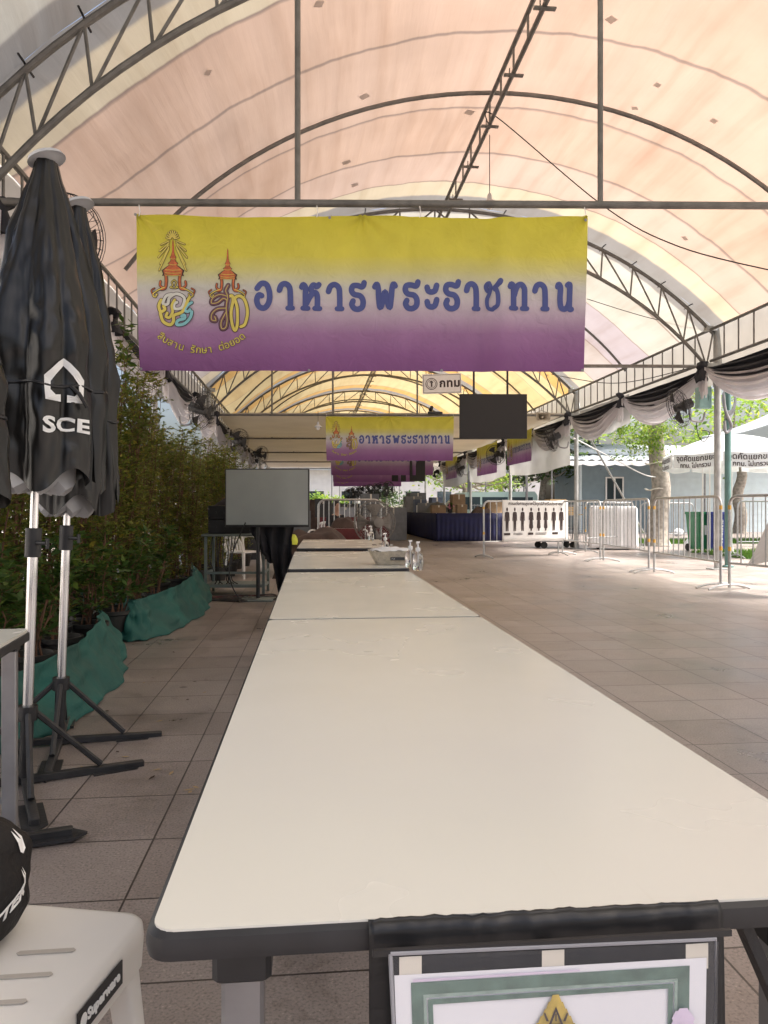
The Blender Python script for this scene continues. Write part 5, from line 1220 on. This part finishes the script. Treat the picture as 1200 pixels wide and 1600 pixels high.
skirt_table([(3.0, 31), (3.6, 31), (3.6, 35), (3.0, 35)], .9, 'maroon', 'maroon skirted table between the far counter and the navy table')
# seated person far beyond the tables
def skin_body(name, nodes, edges, m, parent, sub=2):
    me = bpy.data.meshes.new(name); me.from_pydata([n[0] for n in nodes], edges, []); o = bpy.data.objects.new(name, me); COL.objects.link(o); o.parent = parent
    me.materials.append(M[m]); md = o.modifiers.new('skin', 'SKIN')
    for i, n in enumerate(nodes): me.skin_vertices[0].data[i].radius = n[1]; me.skin_vertices[0].data[i].use_root = (i == 0)
    o.modifiers.new('sub', 'SUBSURF').render_levels = sub
    return o
pe = thing('person', 'seated person in black clothes behind the grey fence panel', 'person', (.52, 15.9, 0), .5)
nd = [((0, 0, .5), (.14, .12)), ((0, .02, .72), (.13, .10)), ((0, .0, .92), (.15, .11)), ((0, -.02, 1.04), (.06, .06)), ((0, -.03, 1.12), (.055, .06)), ((0, -.04, 1.2), (.075, .09)), ((0, -.03, 1.29), (.06, .07)),
      ((.18, 0, .97), (.055, .055)), ((.24, -.08, .74), (.045, .045)), ((.14, -.30, .68), (.035, .035)), ((.08, -.37, .68), (.03, .02)),
      ((-.18, 0, .97), (.055, .055)), ((-.24, -.08, .74), (.045, .045)), ((-.14, -.30, .68), (.035, .035)), ((-.08, -.37, .68), (.03, .02)),
      ((.10, -.06, .48), (.09, .09)), ((.12, -.42, .48), (.065, .065)), ((.12, -.42, .1), (.045, .045)), ((.12, -.54, .04), (.04, .03)),
      ((-.10, -.06, .48), (.09, .09)), ((-.12, -.42, .48), (.065, .065)), ((-.12, -.42, .1), (.045, .045)), ((-.12, -.54, .04), (.04, .03))]
ed = [(0, 1), (1, 2), (2, 3), (3, 4), (4, 5), (5, 6), (2, 7), (7, 8), (8, 9), (9, 10), (2, 11), (11, 12), (12, 13), (13, 14), (0, 15), (15, 16), (16, 17), (17, 18), (0, 19), (19, 20), (20, 21), (21, 22)]
bd = skin_body('body', nd, ed, 'skin', pe)
nd2 = [((0, 0, .5), (.155, .135)), ((0, .02, .72), (.145, .115)), ((0, .0, .92), (.165, .125)), ((0, -.015, 1.01), (.075, .075)), ((.18, 0, .97), (.07, .07)), ((.24, -.08, .74), (.06, .06)), ((-.18, 0, .97), (.07, .07)), ((-.24, -.08, .74), (.06, .06)),
       ((.10, -.06, .48), (.105, .105)), ((.12, -.42, .48), (.08, .08)), ((.12, -.42, .12), (.06, .06)), ((-.10, -.06, .48), (.105, .105)), ((-.12, -.42, .48), (.08, .08)), ((-.12, -.42, .12), (.06, .06))]
skin_body('clothes', nd2, [(0, 1), (1, 2), (2, 3), (2, 4), (4, 5), (2, 6), (6, 7), (0, 8), (8, 9), (9, 10), (0, 11), (11, 12), (12, 13)], 'black_cloth', pe)
b = MB(); b.grid(lambda u, v: Vector((.088*sin(pi*v)*cos(2*pi*u), -.02+.10*sin(pi*v)*sin(2*pi*u)+.012, 1.245+.105*cos(pi*v)*(1 if v < .5 else .9))), 20, 9)
b.v = [(x, y if y > -.085 or z > 1.29 else -.085, z) for x, y, z in b.v]; b.build('hair', 'hair', pe)
copy_tree(ch, (.52, 15.95, 0), .5, 'white plastic chair with the seated person on it')

# far clutter beside the aisle: row of thin black floor fans
for k in range(8):
    x, y = 1.55+.12*k, 30-1.0*k; 
    if k == 0:
        fs = thing('pedestal_fan', 'slim black pedestal fan in the distant row', 'fan', (x, y, 0), .3, 'row of distant pedestal fans')
        b = MB(); fan_cage(b, .26, .14, 14, .006); b.v = [(xx, yy, zz+1.75) for xx, yy, zz in b.v]; b.build('cage', 'black', fs)
        b = MB(); blades(b, .24, 3, 0); b.v = [(xx, yy, zz+1.75) for xx, yy, zz in b.v]; b.build('blade_set', 'black', fs, thick=.004)
        b = MB(); b.tube([(0, .08, 0), (0, .08, 1.75)], .02, 6); b.lathe([(.2, 0), (.2, .03), (.03, .05)], 14, (0, .08, 0)); b.build('stand', 'white', fs)
    else: copy_tree(fs, (x, y, 0), .3+.4*(k % 3))

# ------------------------------------------------------------------ carts behind the barriers
q = fl(893, 857); ct = thing('wheeled_cart', 'steel cart on black castors behind the printed sheet', 'cart', (q.x-.35, q.y, 0), .1)
b = MB(); b.box((.0, .3, .22), (1.1, .6, .05)); b.build('deck', 'darkwall', ct)
b = MB()
for x in (-.5, .5):
    for y in (.04, .56): b.tube([(x, y, .24), (x, y, 1.25)], .018, 6)
for z in (.6, .95, 1.25): b.box((0, .04, z), (1.0, .02, .03)); b.box((0, .56, z), (1.0, .02, .03))
b.build('cage_frame', 'legsteel', ct)
for x in (-.45, .45):
    for y in (.08, .52): b = MB(); b.lathe([(.04, -.025), (.1, -.02), (.1, .02), (.04, .025)], 16, (x, y, .10), Matrix.Rotation(pi/2, 3, 'X')); b.build('castor', 'tyre', ct)
q = fl(957, 858); sc_ = thing('sheeted_cart', 'tall cart covered by a grey white sheet behind the barriers', 'cart', (q.x, q.y, 0), -.3)
b = MB()
def sh(u, v):
    a = u*2*pi; w_, l_ = .62, .42; k = max(abs(cos(a))/w_, abs(sin(a))/l_); r = 1/k
    f_ = (1-v); rr = r*min(1, v*5)*(1+.06*f_*0+.07*(v)*sin(a*9)) if v > 0 else 0
    return Vector((rr*cos(a), rr*sin(a), 1.22-(0 if v < .2 else (v-.2)/.8*1.16)+.02*nz(cos(a)*3, sin(a)*3, v*3)))
b.grid(sh, 60, 16); b.build('sheet', 'cloth_white', sc_, thick=.004)
for x in (-.4, .4): b = MB(); b.lathe([(.03, -.02), (.07, -.02), (.07, .02), (.03, .02)], 12, (x, -.2, .07), Matrix.Rotation(pi/2, 3, 'X')); b.build('castor', 'tyre', sc_)
for px, py, d, lab in ((905, 803, (.7, .4, .22), 'pale wooden crate on the cart by the thin right post'), (893, 795, (.5, .4, .2), 'second pale wooden crate stacked on the first')):
    t = thing('crate', lab, 'crate', (q.x-1.3+.1*(px-900)/10, q.y+.9, 1.0 if px == 905 else 1.222), .1, 'pale crates'); b = MB()
    for k in range(3): b.box((0, -d[1]/2, .035+k*.073), (d[0], .02, .06)); b.box((0, d[1]/2, .035+k*.073), (d[0], .02, .06)); b.box((-d[0]/2, 0, .035+k*.073), (.02, d[1]-.03, .06)); b.box((d[0]/2, 0, .035+k*.073), (.02, d[1]-.03, .06))
    b.box((0, 0, .008), (d[0]-.04, d[1]-.04, .012)); b.build('slats', 'wood', t, smooth=False)
t = thing('trestle', 'plain trestle under the pale crates', 'trestle', (q.x-1.3, q.y+.9, 0), .1); b = MB(); b.box((0, 0, .98), (1.3, .6, .03)); b.build('board', 'wood', t)
for x in (-.55, .55):
    b = MB(); b.tube([(x, -.25, 0), (x, 0, .96)], .02, 6); b.tube([(x, .25, 0), (x, 0, .96)], .02, 6); b.build('leg', 'legsteel', t)

# ------------------------------------------------------------------ post fittings at right
pr_ = Vector((XR+.22, yr(XR, 2), 0))
ub = atY(1099, 622, pr_.y+.15); t = thing('utility_box', 'pale teal metal switch box behind the near right post', 'box', ub, 0)
b = MB(); b.box((0, 0, 0), (.26, .16, .40), bev=.012); b.build('case', 'tealbox', t); b = MB(); b.box((0, -.084, 0), (.22, .006, .35), bev=.002); b.tube([(.06, -.09, .05), (.06, -.11, .02), (.06, -.09, -.06)], .008, 6); b.build('door', 'tealbox', t)
gp = fl(1133, 880); t = thing('teal_pole', 'teal painted steel pole standing right behind the near right post', 'pole', (pr_.x+.50, pr_.y+.5, 0)); b = MB(); b.tube([(0, 0, 0), (0, 0, 4.2)], .06, 12); b.lathe([(.11, 0), (.11, .03), (.06, .05)], 12); b.build('shaft', 'teal', t); b = MB(); b.tube([(0, 0, 2.9), (0, 0, 2.98)], .07, 12); b.build('clamp', 'legsteel', t)
ho = atY(1138, 625, pr_.y+.2); b = MB()
for k in range(4): b.tube([(ho.x+.13*cos(a*pi/8)+.02*k, ho.y+.02*k, ho.z+(.22+.02*k)*sin(a*pi/8)) for a in range(16)], .013, 6, closed=True)
b.tube(spline([(ho.x-.1, ho.y, ho.z+.1), (ho.x-.06, ho.y, ho.z-.2), (ho.x+.06, ho.y, ho.z-.5), (ho.x-.05, ho.y, ho.z-.62), (ho.x-.08, ho.y, ho.z-.4)], 6), .03, 8)
tag(b.build('hose_coil', 'legsteel'), 'grey coil of hose and cable hung on the near right post', 'hose')
cable('fan_cord', [tuple(atY(1088, 660, pr_.y)), tuple(atY(1091, 680, pr_.y)), tuple(atY(1100, 690, pr_.y)), tuple(atY(1109, 676, pr_.y)), tuple(atY(1096, 672, pr_.y))], .008, 'looped cord dangling below the near right wall fan')
rp = thing('guy_pole', 'bare steel prop leaning from the right eave toward the pale house', 'pole'); b = MB(); p0 = atY(918, 678, 22.6); p1 = atY(973, 775, 23.2); b.tube([p0, p1+(p1-p0)*.62], .03, 8); b.build('shaft', 'barrier', rp); b = MB(); b.box(tuple(p0), (.1, .1, .06)); b.build('clamp', 'legsteel', rp)
cable('guy_rope', [tuple(atY(896, 684, 20.6)), tuple(atY(950, 712, 21)), tuple(atY(1008, 742, 21.5)), tuple(atY(1040, 745, 22))], .018, 'white guy rope tied from the right post to the tree trunk', 'white', 'rope')

# ------------------------------------------------------------------ outside right: house, tree, tents, parasol, bins, grass
def tree(name, loc, th, tr, cr, ch, lm, label, nclump=38, ll=.22, seed=1, group=None, bark='bark', nper=70, droop=0):
    rd = random.Random(seed); t = thing(name, label, 'tree', loc, 0, group)
    b = MB(); P = [Vector((rd.gauss(0, tr*.25)*(i > 0), rd.gauss(0, tr*.25)*(i > 0), th*i/5)) for i in range(6)]
    b.tube(spline(P, 3), [tr*(1.25 if i == 0 else 1)*(1-.45*i/15) for i in range(16)], 12)
    cl = []
    for k in range(nclump):
        a = rd.uniform(0, 2*pi); r = cr*sqrt(rd.random()); z = th+ch*rd.uniform(-.25, .75)*(1-.5*r/cr)
        c = Vector((r*cos(a), r*sin(a), z)); cl.append(c)
        if k % 3 == 0: b.tube(spline([P[-1-(k % 2)], (P[-1]+c)/2+Vector((0, 0, -.1*ch)), c], 4), [tr*.35*(1-.85*i/8) for i in range(9)], 6)
    b.build('trunk', bark, t)
    V = []; Fc = []
    for c in cl:
        rr = cr*rd.uniform(.14, .30)
        for j in range(nper):
            d = Vector((rd.gauss(0, 1), rd.gauss(0, 1), rd.gauss(0, .7))); p = c+d*rr*.55
            ld = Vector((rd.gauss(0, 1), rd.gauss(0, 1), rd.gauss(-droop, .5))).normalized(); leaf_at(V, Fc, p, ld, Vector((rd.gauss(0, .5), rd.gauss(0, .5), 1)), ll*rd.uniform(.6, 1.3), ll*.22)
    m = MB(); m.add(V, Fc); m.build('crown', lm, t, smooth=False); return t
def trunk_ropes(): pass
tq = fl(1027, 853); tree('street_tree', (tq.x, tq.y, 0), 4.6, .34, 2.2, 2.0, 'leafl', 'thick pale tree trunk with bright light green leaves before the pale house', 44, .16, 2, nper=90)
# low drooping spray of leaves on the trunk
V = []; Fc = []; rd = random.Random(9)
for k in range(26):
    c = atY(rd.gauss(1012, 28), rd.gauss(678, 17), tq.y-.8+rd.gauss(0, .3))
    for j in range(60):
        p = c+Vector((rd.gauss(0, .2), rd.gauss(0, .2), rd.gauss(0, .13))); ld = Vector((rd.gauss(0, 1), rd.gauss(0, 1), rd.gauss(-.3, .4))).normalized(); leaf_at(V, Fc, p, ld, Vector((0, 0, 1)), rd.uniform(.08, .16), .03)
tr_ = [o for o in COL.objects if o.name.startswith('street_tree')][0]
m = MB(); m.add([Vector(v)-Vector((tq.x, tq.y, 0)) for v in V], Fc); m.build('leaf_spray', 'leafl', tr_, smooth=False)
rp_ = MB(); 
for z in (2.55, 1.75): rp_.tube([(.36*cos(a*pi/10), .36*sin(a*pi/10), z+.03*sin(a)) for a in range(20)], .018, 6, closed=True)
rp_.build('rope_band', 'tape', tr_)
# pale prefab house
hA = fl(905, 832); hB = Vector((hA.x+10.2, hA.y-1.0, 0))
hs0 = thing('prefab_house', 'pale blue prefabricated house with white framed window and shaded left end', 'house', (hA.x, hA.y, 0), -.03)
hz = 3.3
b = MB(); b.box((1.9, .0+2, hz/2), (3.8, 4, hz)); b.build('side_wall', 'house_shaded', hs0)
b = MB(); b.box((7.3, .3+2, hz/2), (6.9, 4, hz)); 
for k in range(10): b.box((7.3, .29, .3+k*.3), (6.9, .012, .012))
b.build('front_wall', 'house', hs0)
b = MB(); [b.box((x, -.005, hz/2), (.12, .06, hz)) for x in (.06, 3.74)]; b.box((3.86, .27, hz/2), (.2, .08, hz)); b.box((10.7, .28, hz/2), (.16, .08, hz)); b.build('corner_trim', 'house', hs0)
b = MB(); wx, wz = 1.75, 2.05
for dx in (-.42, 0, .42): b.box((wx+dx, -.02, wz), (.07, .07, 1.3))
for dz in (-.62, .62): b.box((wx, -.02, wz+dz), (.91, .06, .07))
w_ = b.build('window', 'white', hs0); b = MB(); b.box((wx, -.006, wz), (.8, .02, 1.2)); b.build('pane', 'window', w_)
b = MB(); nn = 60; b.grid(lambda u, v: Vector((-2.2+8.5*u, -2.6+3.2*v, 3.35+.5*v+.035*sin(u*nn*2))), 240, 3); b.build('awning', 'roof', hs0, thick=.01)
b = MB(); b.grid(lambda u, v: Vector((-2.2+8.5*u, -2.62-.01*v, 3.34-.03-(.16+.07*abs(sin(u*36)))*v)), 220, 2); b.build('scalloped_edge', 'cloth_white', hs0)
b = MB(); [b.tube([(x, -2.5, 0), (x, -2.5, 3.36)], .035, 6) for x in (-2.1, 6.2)]; b.build('awning_post', 'legsteel', hs0)
b = MB(); b.add([(-.2, -.3, hz+.55), (11, -.3, hz+.1), (11, 4.6, hz+.1), (-.2, 4.6, hz+.55), (-.2, 2, hz+1.2), (11, 2, hz+1.0)], [(0, 1, 5, 4), (4, 5, 2, 3)]); b.build('roof', 'roof', hs0, thick=.06)
# white pyramid tents
def pyramid(loc, w, zb, zt, label, rz=0):
    t = thing('white_gazebo', label, 'gazebo', loc, rz, 'white pointed gazebos')
    b = MB()
    def roof(u, v):
        a = u*4; k = int(a) % 4; f_ = a-int(a); C4 = [(-1, -1), (1, -1), (1, 1), (-1, 1)]; p, q_ = C4[k], C4[(k+1) % 4]
        x, y = p[0]+(q_[0]-p[0])*f_, p[1]+(q_[1]-p[1])*f_
        return Vector((x*w/2*(1-v), y*w/2*(1-v), zb+(zt-zb)*(v**1.5)-.12*(1-v)*sin(f_*pi)))
    b.grid(roof, 48, 12); b.build('roof', 'gazebo', t)
    b = MB(); C4 = [(-1, -1), (1, -1), (1, 1), (-1, 1)]
    for k in range(4):
        p, q_ = C4[k], C4[(k+1) % 4]
        b.grid(lambda u, v, p=p, q_=q_: Vector(((p[0]+(q_[0]-p[0])*u)*w/2*1.005, (p[1]+(q_[1]-p[1])*u)*w/2*1.005, zb-.45*v-.12*sin(u*pi))), 16, 2)
    b.build('valance', 'gazebo', t)
    b = MB(); [b.tube([(x*w/2*.97, y*w/2*.97, 0), (x*w/2*.97, y*w/2*.97, zb)], .04, 8) for x, y in C4]; b.build('post', 'legsteel', t); return t
gz_ = fl(1185, 845)
g0 = pyramid((17.2, 25, 0), 4.4, 3.95, 5.0, 'white pointed gazebo behind the big white parasol')
copy_tree(g0, (gz_.x-3.2, gz_.y+13, 0), .2, 'white gazebo roof showing over the house awning', scale=1.6)
copy_tree(g0, (5, 70, 0), .1, 'white gazebo far beyond the end of the tent', scale=1.3)
copy_tree(g0, (13.5, 44, 0), .3, 'white gazebo seen far off under the side banners')
# white parasol with lettering
pq = fl(1143, 868); pa = thing('parasol', 'big white parasol with black Thai lettering on its flaps beyond the barrier', 'parasol', (pq.x, pq.y, 0), .12)
b = MB(); R_ = 1.62; zr = H+(795-712)/F*(pq.y+.9); zt2 = H+(795-673)/F*pq.y; b.tube([(0, 0, 0), (0, 0, zt2)], .02, 10); b.build('pole', 'white', pa)
NS = 8
def par(u, v):
    a = u*2*pi; seg = pi/NS; da = ((a % (2*seg))-seg); k = cos(seg)/cos(da); r = R_*v*(.94+.06*k)
    return Vector((r*cos(a)*(k*.5+.5), r*sin(a)*(k*.5+.5), zr+(zt2-zr)*(1-v**1.9)-.03*v*(cos(da*NS/2)**2)))
b = MB(); b.grid(par, 128, 14); b.build('canopy', 'tentwhite', pa)
for k in range(NS):
    a0, a1 = 2*pi*k/NS+.02, 2*pi*(k+1)/NS-.02
    def flap(u, v, a0=a0, a1=a1):
        p = par((a0+(a1-a0)*u)/(2*pi), 1.0); return Vector((p.x*(1+.005*v), p.y*(1+.005*v), p.z-.32*v-.03*v*sin(u*pi)))
    b = MB(); b.grid(flap, 10, 3); fo_ = b.build('flap', 'tentwhite', pa)
    fp = flap; b = MB(); p, q_ = fp(0, .5), fp(1, .5); L_ = (q_-p).length
    for s, z, hh in (('จุดคัดแยกขยะ', .12, .155), ('กทม. ไม่เทรวม', .27, .12)):
        def tf(x, y, zz, p=p, q_=q_, L_=L_, z=z):
            u = .5+x/L_; m_ = p.lerp(q_, u); o = Vector((m_.x, m_.y, 0)).normalized()*(.03+zz); pp = fp(max(0, min(1, u)), 0); return Vector((pp.x, pp.y, pp.z-z-.04+y))+Vector((pp.x, pp.y, 0)).normalized()*(.016+zz)
        put_text(b, s, hh*1.15, tf, bold=.004)
    b.build('lettering', 'dark_ink', fo_, smooth=False)
b = MB(); [b.tube([(0, 0, zt2-.25), par((2*pi*k/NS)/(2*pi), .98)-Vector((0, 0, .02))], .008, 5) for k in range(NS)]; b.build('rib', 'legsteel', pa)
b = MB(); b.lathe([(.26, 0), (.26, .06), (.05, .09), (.03, .3)], 18); b.build('base', 'white', pa)
for px in (1098, 1109): 
    q = fl(px, 866); t = thing('thin_pole', 'thin pale pole under the parasol edge, ' + ('left one of two' if px == 1098 else 'right one of two'), 'pole', (q.x, q.y, 0), 0, 'thin pale poles'); b = MB(); b.tube([(0, 0, 0), (0, 0, 2.45)], .018, 8); b.build('shaft', 'white', t); b = MB(); b.lathe([(.12, 0), (.12, .03), (.02, .05)], 12); b.build('foot_plate', 'legsteel', t)
# bins
def wheelie(loc, m, rz, label, txt):
    t = thing('wheelie_bin', label, 'bin', loc, rz, 'plastic wheelie bins')
    b = MB(); s0, s1 = rrect(-.21, -.24, .21, .24, .04, 3), rrect(-.27, -.3, .27, .3, .04, 3); k = len(s0)
    b.add([(x, y, .06) for x, y in s0]+[(x, y, 1.0) for x, y in s1], [(i, (i+1) % k, k+(i+1) % k, k+i) for i in range(k)]+[tuple(range(k))[::-1], tuple(range(k, 2*k))]); b.build('body', m, t)
    b = MB(); b.prism(rrect(-.29, -.33, .29, .33, .05, 4), 1.003, 1.07, 'xy'); b.tube([(-.2, .34, 1.0), (.2, .34, 1.0)], .02, 6); b.build('lid', m, t)
    for x in (-.22, .22): b = MB(); b.lathe([(.03, -.025), (.1, -.025), (.1, .025), (.03, .025)], 14, (x, .24, .1), Matrix.Rotation(pi/2, 3, 'Y')); b.build('wheel', 'tyre', t)
    b = MB()
    if txt: put_text(b, txt, .15, lambda x, y, z: (-y+.05, -.262-.045*((x+.55)/.9)-z, .55+x), bold=.004)
    else: b.box((0, -.285, .62), (.2, .004, .34), rx=-.064)
    b.build('print', 'print_white', t, smooth=False); return t
q = fl(1104, 862); wheelie((q.x, q.y+.3, 0), 'bin_green', .15, 'green wheelie bin behind the barrier', '')
q = fl(1122, 863); wheelie((q.x+.12, q.y+.35, 0), 'bin_blue', .0, 'blue wheelie bin beside the green one, lettering on its front', 'ขยะรีไซเคิล')
for px, py, s, lab in ((1060, 838, .5, 'white rubbish bag slumped on the grass by the tree'), (1085, 858, .55, 'clear rubbish bag of bottles left of the green bin')):
    q = fl(px, py); b = MB(); b.grid(lambda u, v, px=px: Vector((s*(.5+.08*nz(cos(u*6.28)*2, sin(u*6.28)*2, v*3+px))*sin(pi*min(1, .12+v*.88))*cos(2*pi*u), s*.42*sin(pi*min(1, .12+v*.88))*sin(2*pi*u), s*(.72*v+.06*nz(u*9, v*7, px)*sin(pi*v)))), 30, 16)
    o = b.build('rubbish_bag', 'plastic_bag'); o.location = (q.x, q.y, .0); tag(o, lab, 'bag')
# lawns with grass blades (one mass each)
def lawn(x0, y0, x1, y1, n, label):
    b = MB(); b.add([(x0, y0, .006), (x1, y0, .006), (x1, y1, .006), (x0, y1, .006)], [(0, 1, 2, 3)]); o = b.build('lawn', 'lawn', smooth=False); o['kind'] = 'structure'
    rd = random.Random(n); V = []; Fc = []
    for i in range(n):
        p = Vector((rd.uniform(x0, x1), rd.uniform(y0, y1), .006)); k = len(V); a = rd.uniform(0, 6.3); w = .008; h_ = rd.uniform(.06, .16); l = rd.uniform(-.05, .05)
        V += [p+Vector((w*cos(a), w*sin(a), 0)), p-Vector((w*cos(a), w*sin(a), 0)), p+Vector((l, l*.6, h_))]; Fc.append((k, k+1, k+2))
    m = MB(); m.add(V, Fc); o = m.build('grass', 'grass', smooth=False); o['kind'] = 'stuff'; tag(o, label, 'grass')
lawn(9.9, 14.6, 19, 18.6, 26000, 'green grass verge beyond the right barrier')
l1 = fl(985, 850); lawn(l1.x-.5, l1.y-.2, l1.x+9, l1.y+2.4, 9000, 'green grass strip at the foot of the tree and pale house')
# bright panels and rails far right
fr = thing('colour_panel_fence', 'bright fence of pink, blue and orange panels at far right', 'fence', (hB.x+1.0, hB.y+3, 0), -.1)
cols = ['pink', 'bluep', 'orangep', 'pink', 'red', 'bluep', 'orangep', 'pink', 'bluep', 'red']
for k, c in enumerate(cols): b = MB(); b.box((k*1.05, 0, 1.0+.3*(k % 2)), (1.0, .04, 1.2+.5*((k*7) % 3)), bev=.01); b.build('panel', c, fr)
b = MB(); [b.tube([(k*1.05-.52, .06, 0), (k*1.05-.52, .06, 2.1)], .03, 6) for k in range(11)]; b.build('rail_post', 'teal', fr)
# trees and things in the background
for i, (x, y, th, tr, cr, ch_, lm, lab) in enumerate(((20, 33, 4.5, .3, 3.6, 4.5, 'leafl', 'bright green tree behind the white gazebo at far right'), (16, 40, 4, .28, 3.4, 4.5, 'leafl', 'light green tree behind the pale house roof'),
        (11.8, 37, 3.0, .25, 2.6, 3.2, 'leafd', 'dark tree beyond the side banners, behind the pale van'), (10.5, 50, 3.2, .3, 3.4, 4, 'leafl', 'light green tree seen under the farthest side banner'), (14.0, 54, 3.4, .3, 3.6, 4, 'leafd', 'dark green tree behind the pale van roof'), 
        (1.2, 66, 1.1, .2, 2.3, 2.0, 'leafl', 'low round tree at the far end of the aisle'), (-3.2, 68, 1.2, .2, 2.5, 2.0, 'leafl', 'low leafy tree left of the aisle end'), (6.8, 68, 1.4, .25, 2.8, 2.6, 'leafd', 'low dark tree right of the aisle end'))):
    tree('background_tree', (x, y, 0), th, tr, cr, ch_, lm, lab, 34, .34, 20+i, 'trees beyond the tent', nper=60)
vn = thing('parked_van', 'pale teal van parked beyond the side banners', 'van', (8.6, 36, 0), .1)
b = MB(); P = [(-2.3, .35), (-2.35, .95), (-2.1, 1.1), (-1.5, 1.75), (-1.3, 1.95), (2.2, 2.0), (2.35, 1.8), (2.35, .35)]; b.prism(P, -.9, .9, 'xz'); b.build('body', 'van', vn, ang=20)
b = MB(); 
for x0, x1 in ((-1.55, -.6), (-.5, .8), (.9, 2.1)): b.add([(x0-.25*(x0 < -1), -.905, 1.12), (x1, -.905, 1.12), (x1, -.905, 1.72), (x0, -.905, 1.72)], [(0, 1, 2, 3)])
b.build('window', 'window', vn, smooth=False)
for x in (-1.5, 1.5):
    for y in (-.85, .85): b = MB(); b.lathe([(.15, -.1), (.33, -.1), (.33, .1), (.15, .1)], 18, (x, y, .33), Matrix.Rotation(pi/2, 3, 'X')); b.build('wheel', 'tyre', vn)
b = MB(); b.box((-2.36, .6, .75), (.04, .3, .16)); b.box((-2.36, -.6, .75), (.04, .3, .16)); b.build('headlight', 'print_white', vn)
# dark railings behind the navy table
rl = thing('iron_railing', 'dark iron railing outside beyond the navy tables', 'railing', (6.8, 30.5, 0), .05)
b = MB(); [b.tube([(k*.14, 0, 0), (k*.14, 0, 1.35)], .012, 4) for k in range(40)]; b.build('bars', 'darkwall', rl); b = MB(); b.box((2.7, 0, 1.3), (5.6, .03, .04)); b.box((2.7, 0, .2), (5.6, .03, .04)); b.build('rail', 'darkwall', rl)
nb = thing('bounce_building', 'added white building bouncing light into the hedge, glimpsed in slivers', 'building', (-10.5, 14, 0)); b = MB(); b.box((-2, 0, 3), (4, 44, 6)); b.build('wall', 'cloud_white', nb); b = MB(); b.box((-2, 0, 6.1), (4.6, 44.6, .2)); b.build('roof', 'roof', nb)  # building added beyond the hedge to bounce sunlight back onto it
for k in range(9): b = MB(); b.box((.0, -18+k*4.4, 2.2), (.06, 1.5, 1.6)); w_ = b.build('window', 'window', nb); b = MB(); b.box((.04, -18+k*4.4, 1.34), (.12, 1.7, .08)); b.build('sill', 'white', w_)
# far white building
fb = thing('far_building', 'long white low building closing the view beyond the tent end', 'building', (-14, 78, 0)); b = MB(); b.box((17, 3, 2.6), (44, 6, 5.2)); b.build('wall', 'cloud_white', fb); b = MB(); b.box((17, 2.6, 5.3), (46, 7.4, .2)); b.build('roof', 'roof', fb)
for k in range(12): b = MB(); b.box((-2.5+k*3.4, -.02, 2.2), (1.5, .06, 1.6)); w_ = b.build('window', 'window', fb); b = MB(); b.box((-2.5+k*3.4, -.06, 3.05), (1.7, .1, .08)); b.build('lintel', 'white', w_)
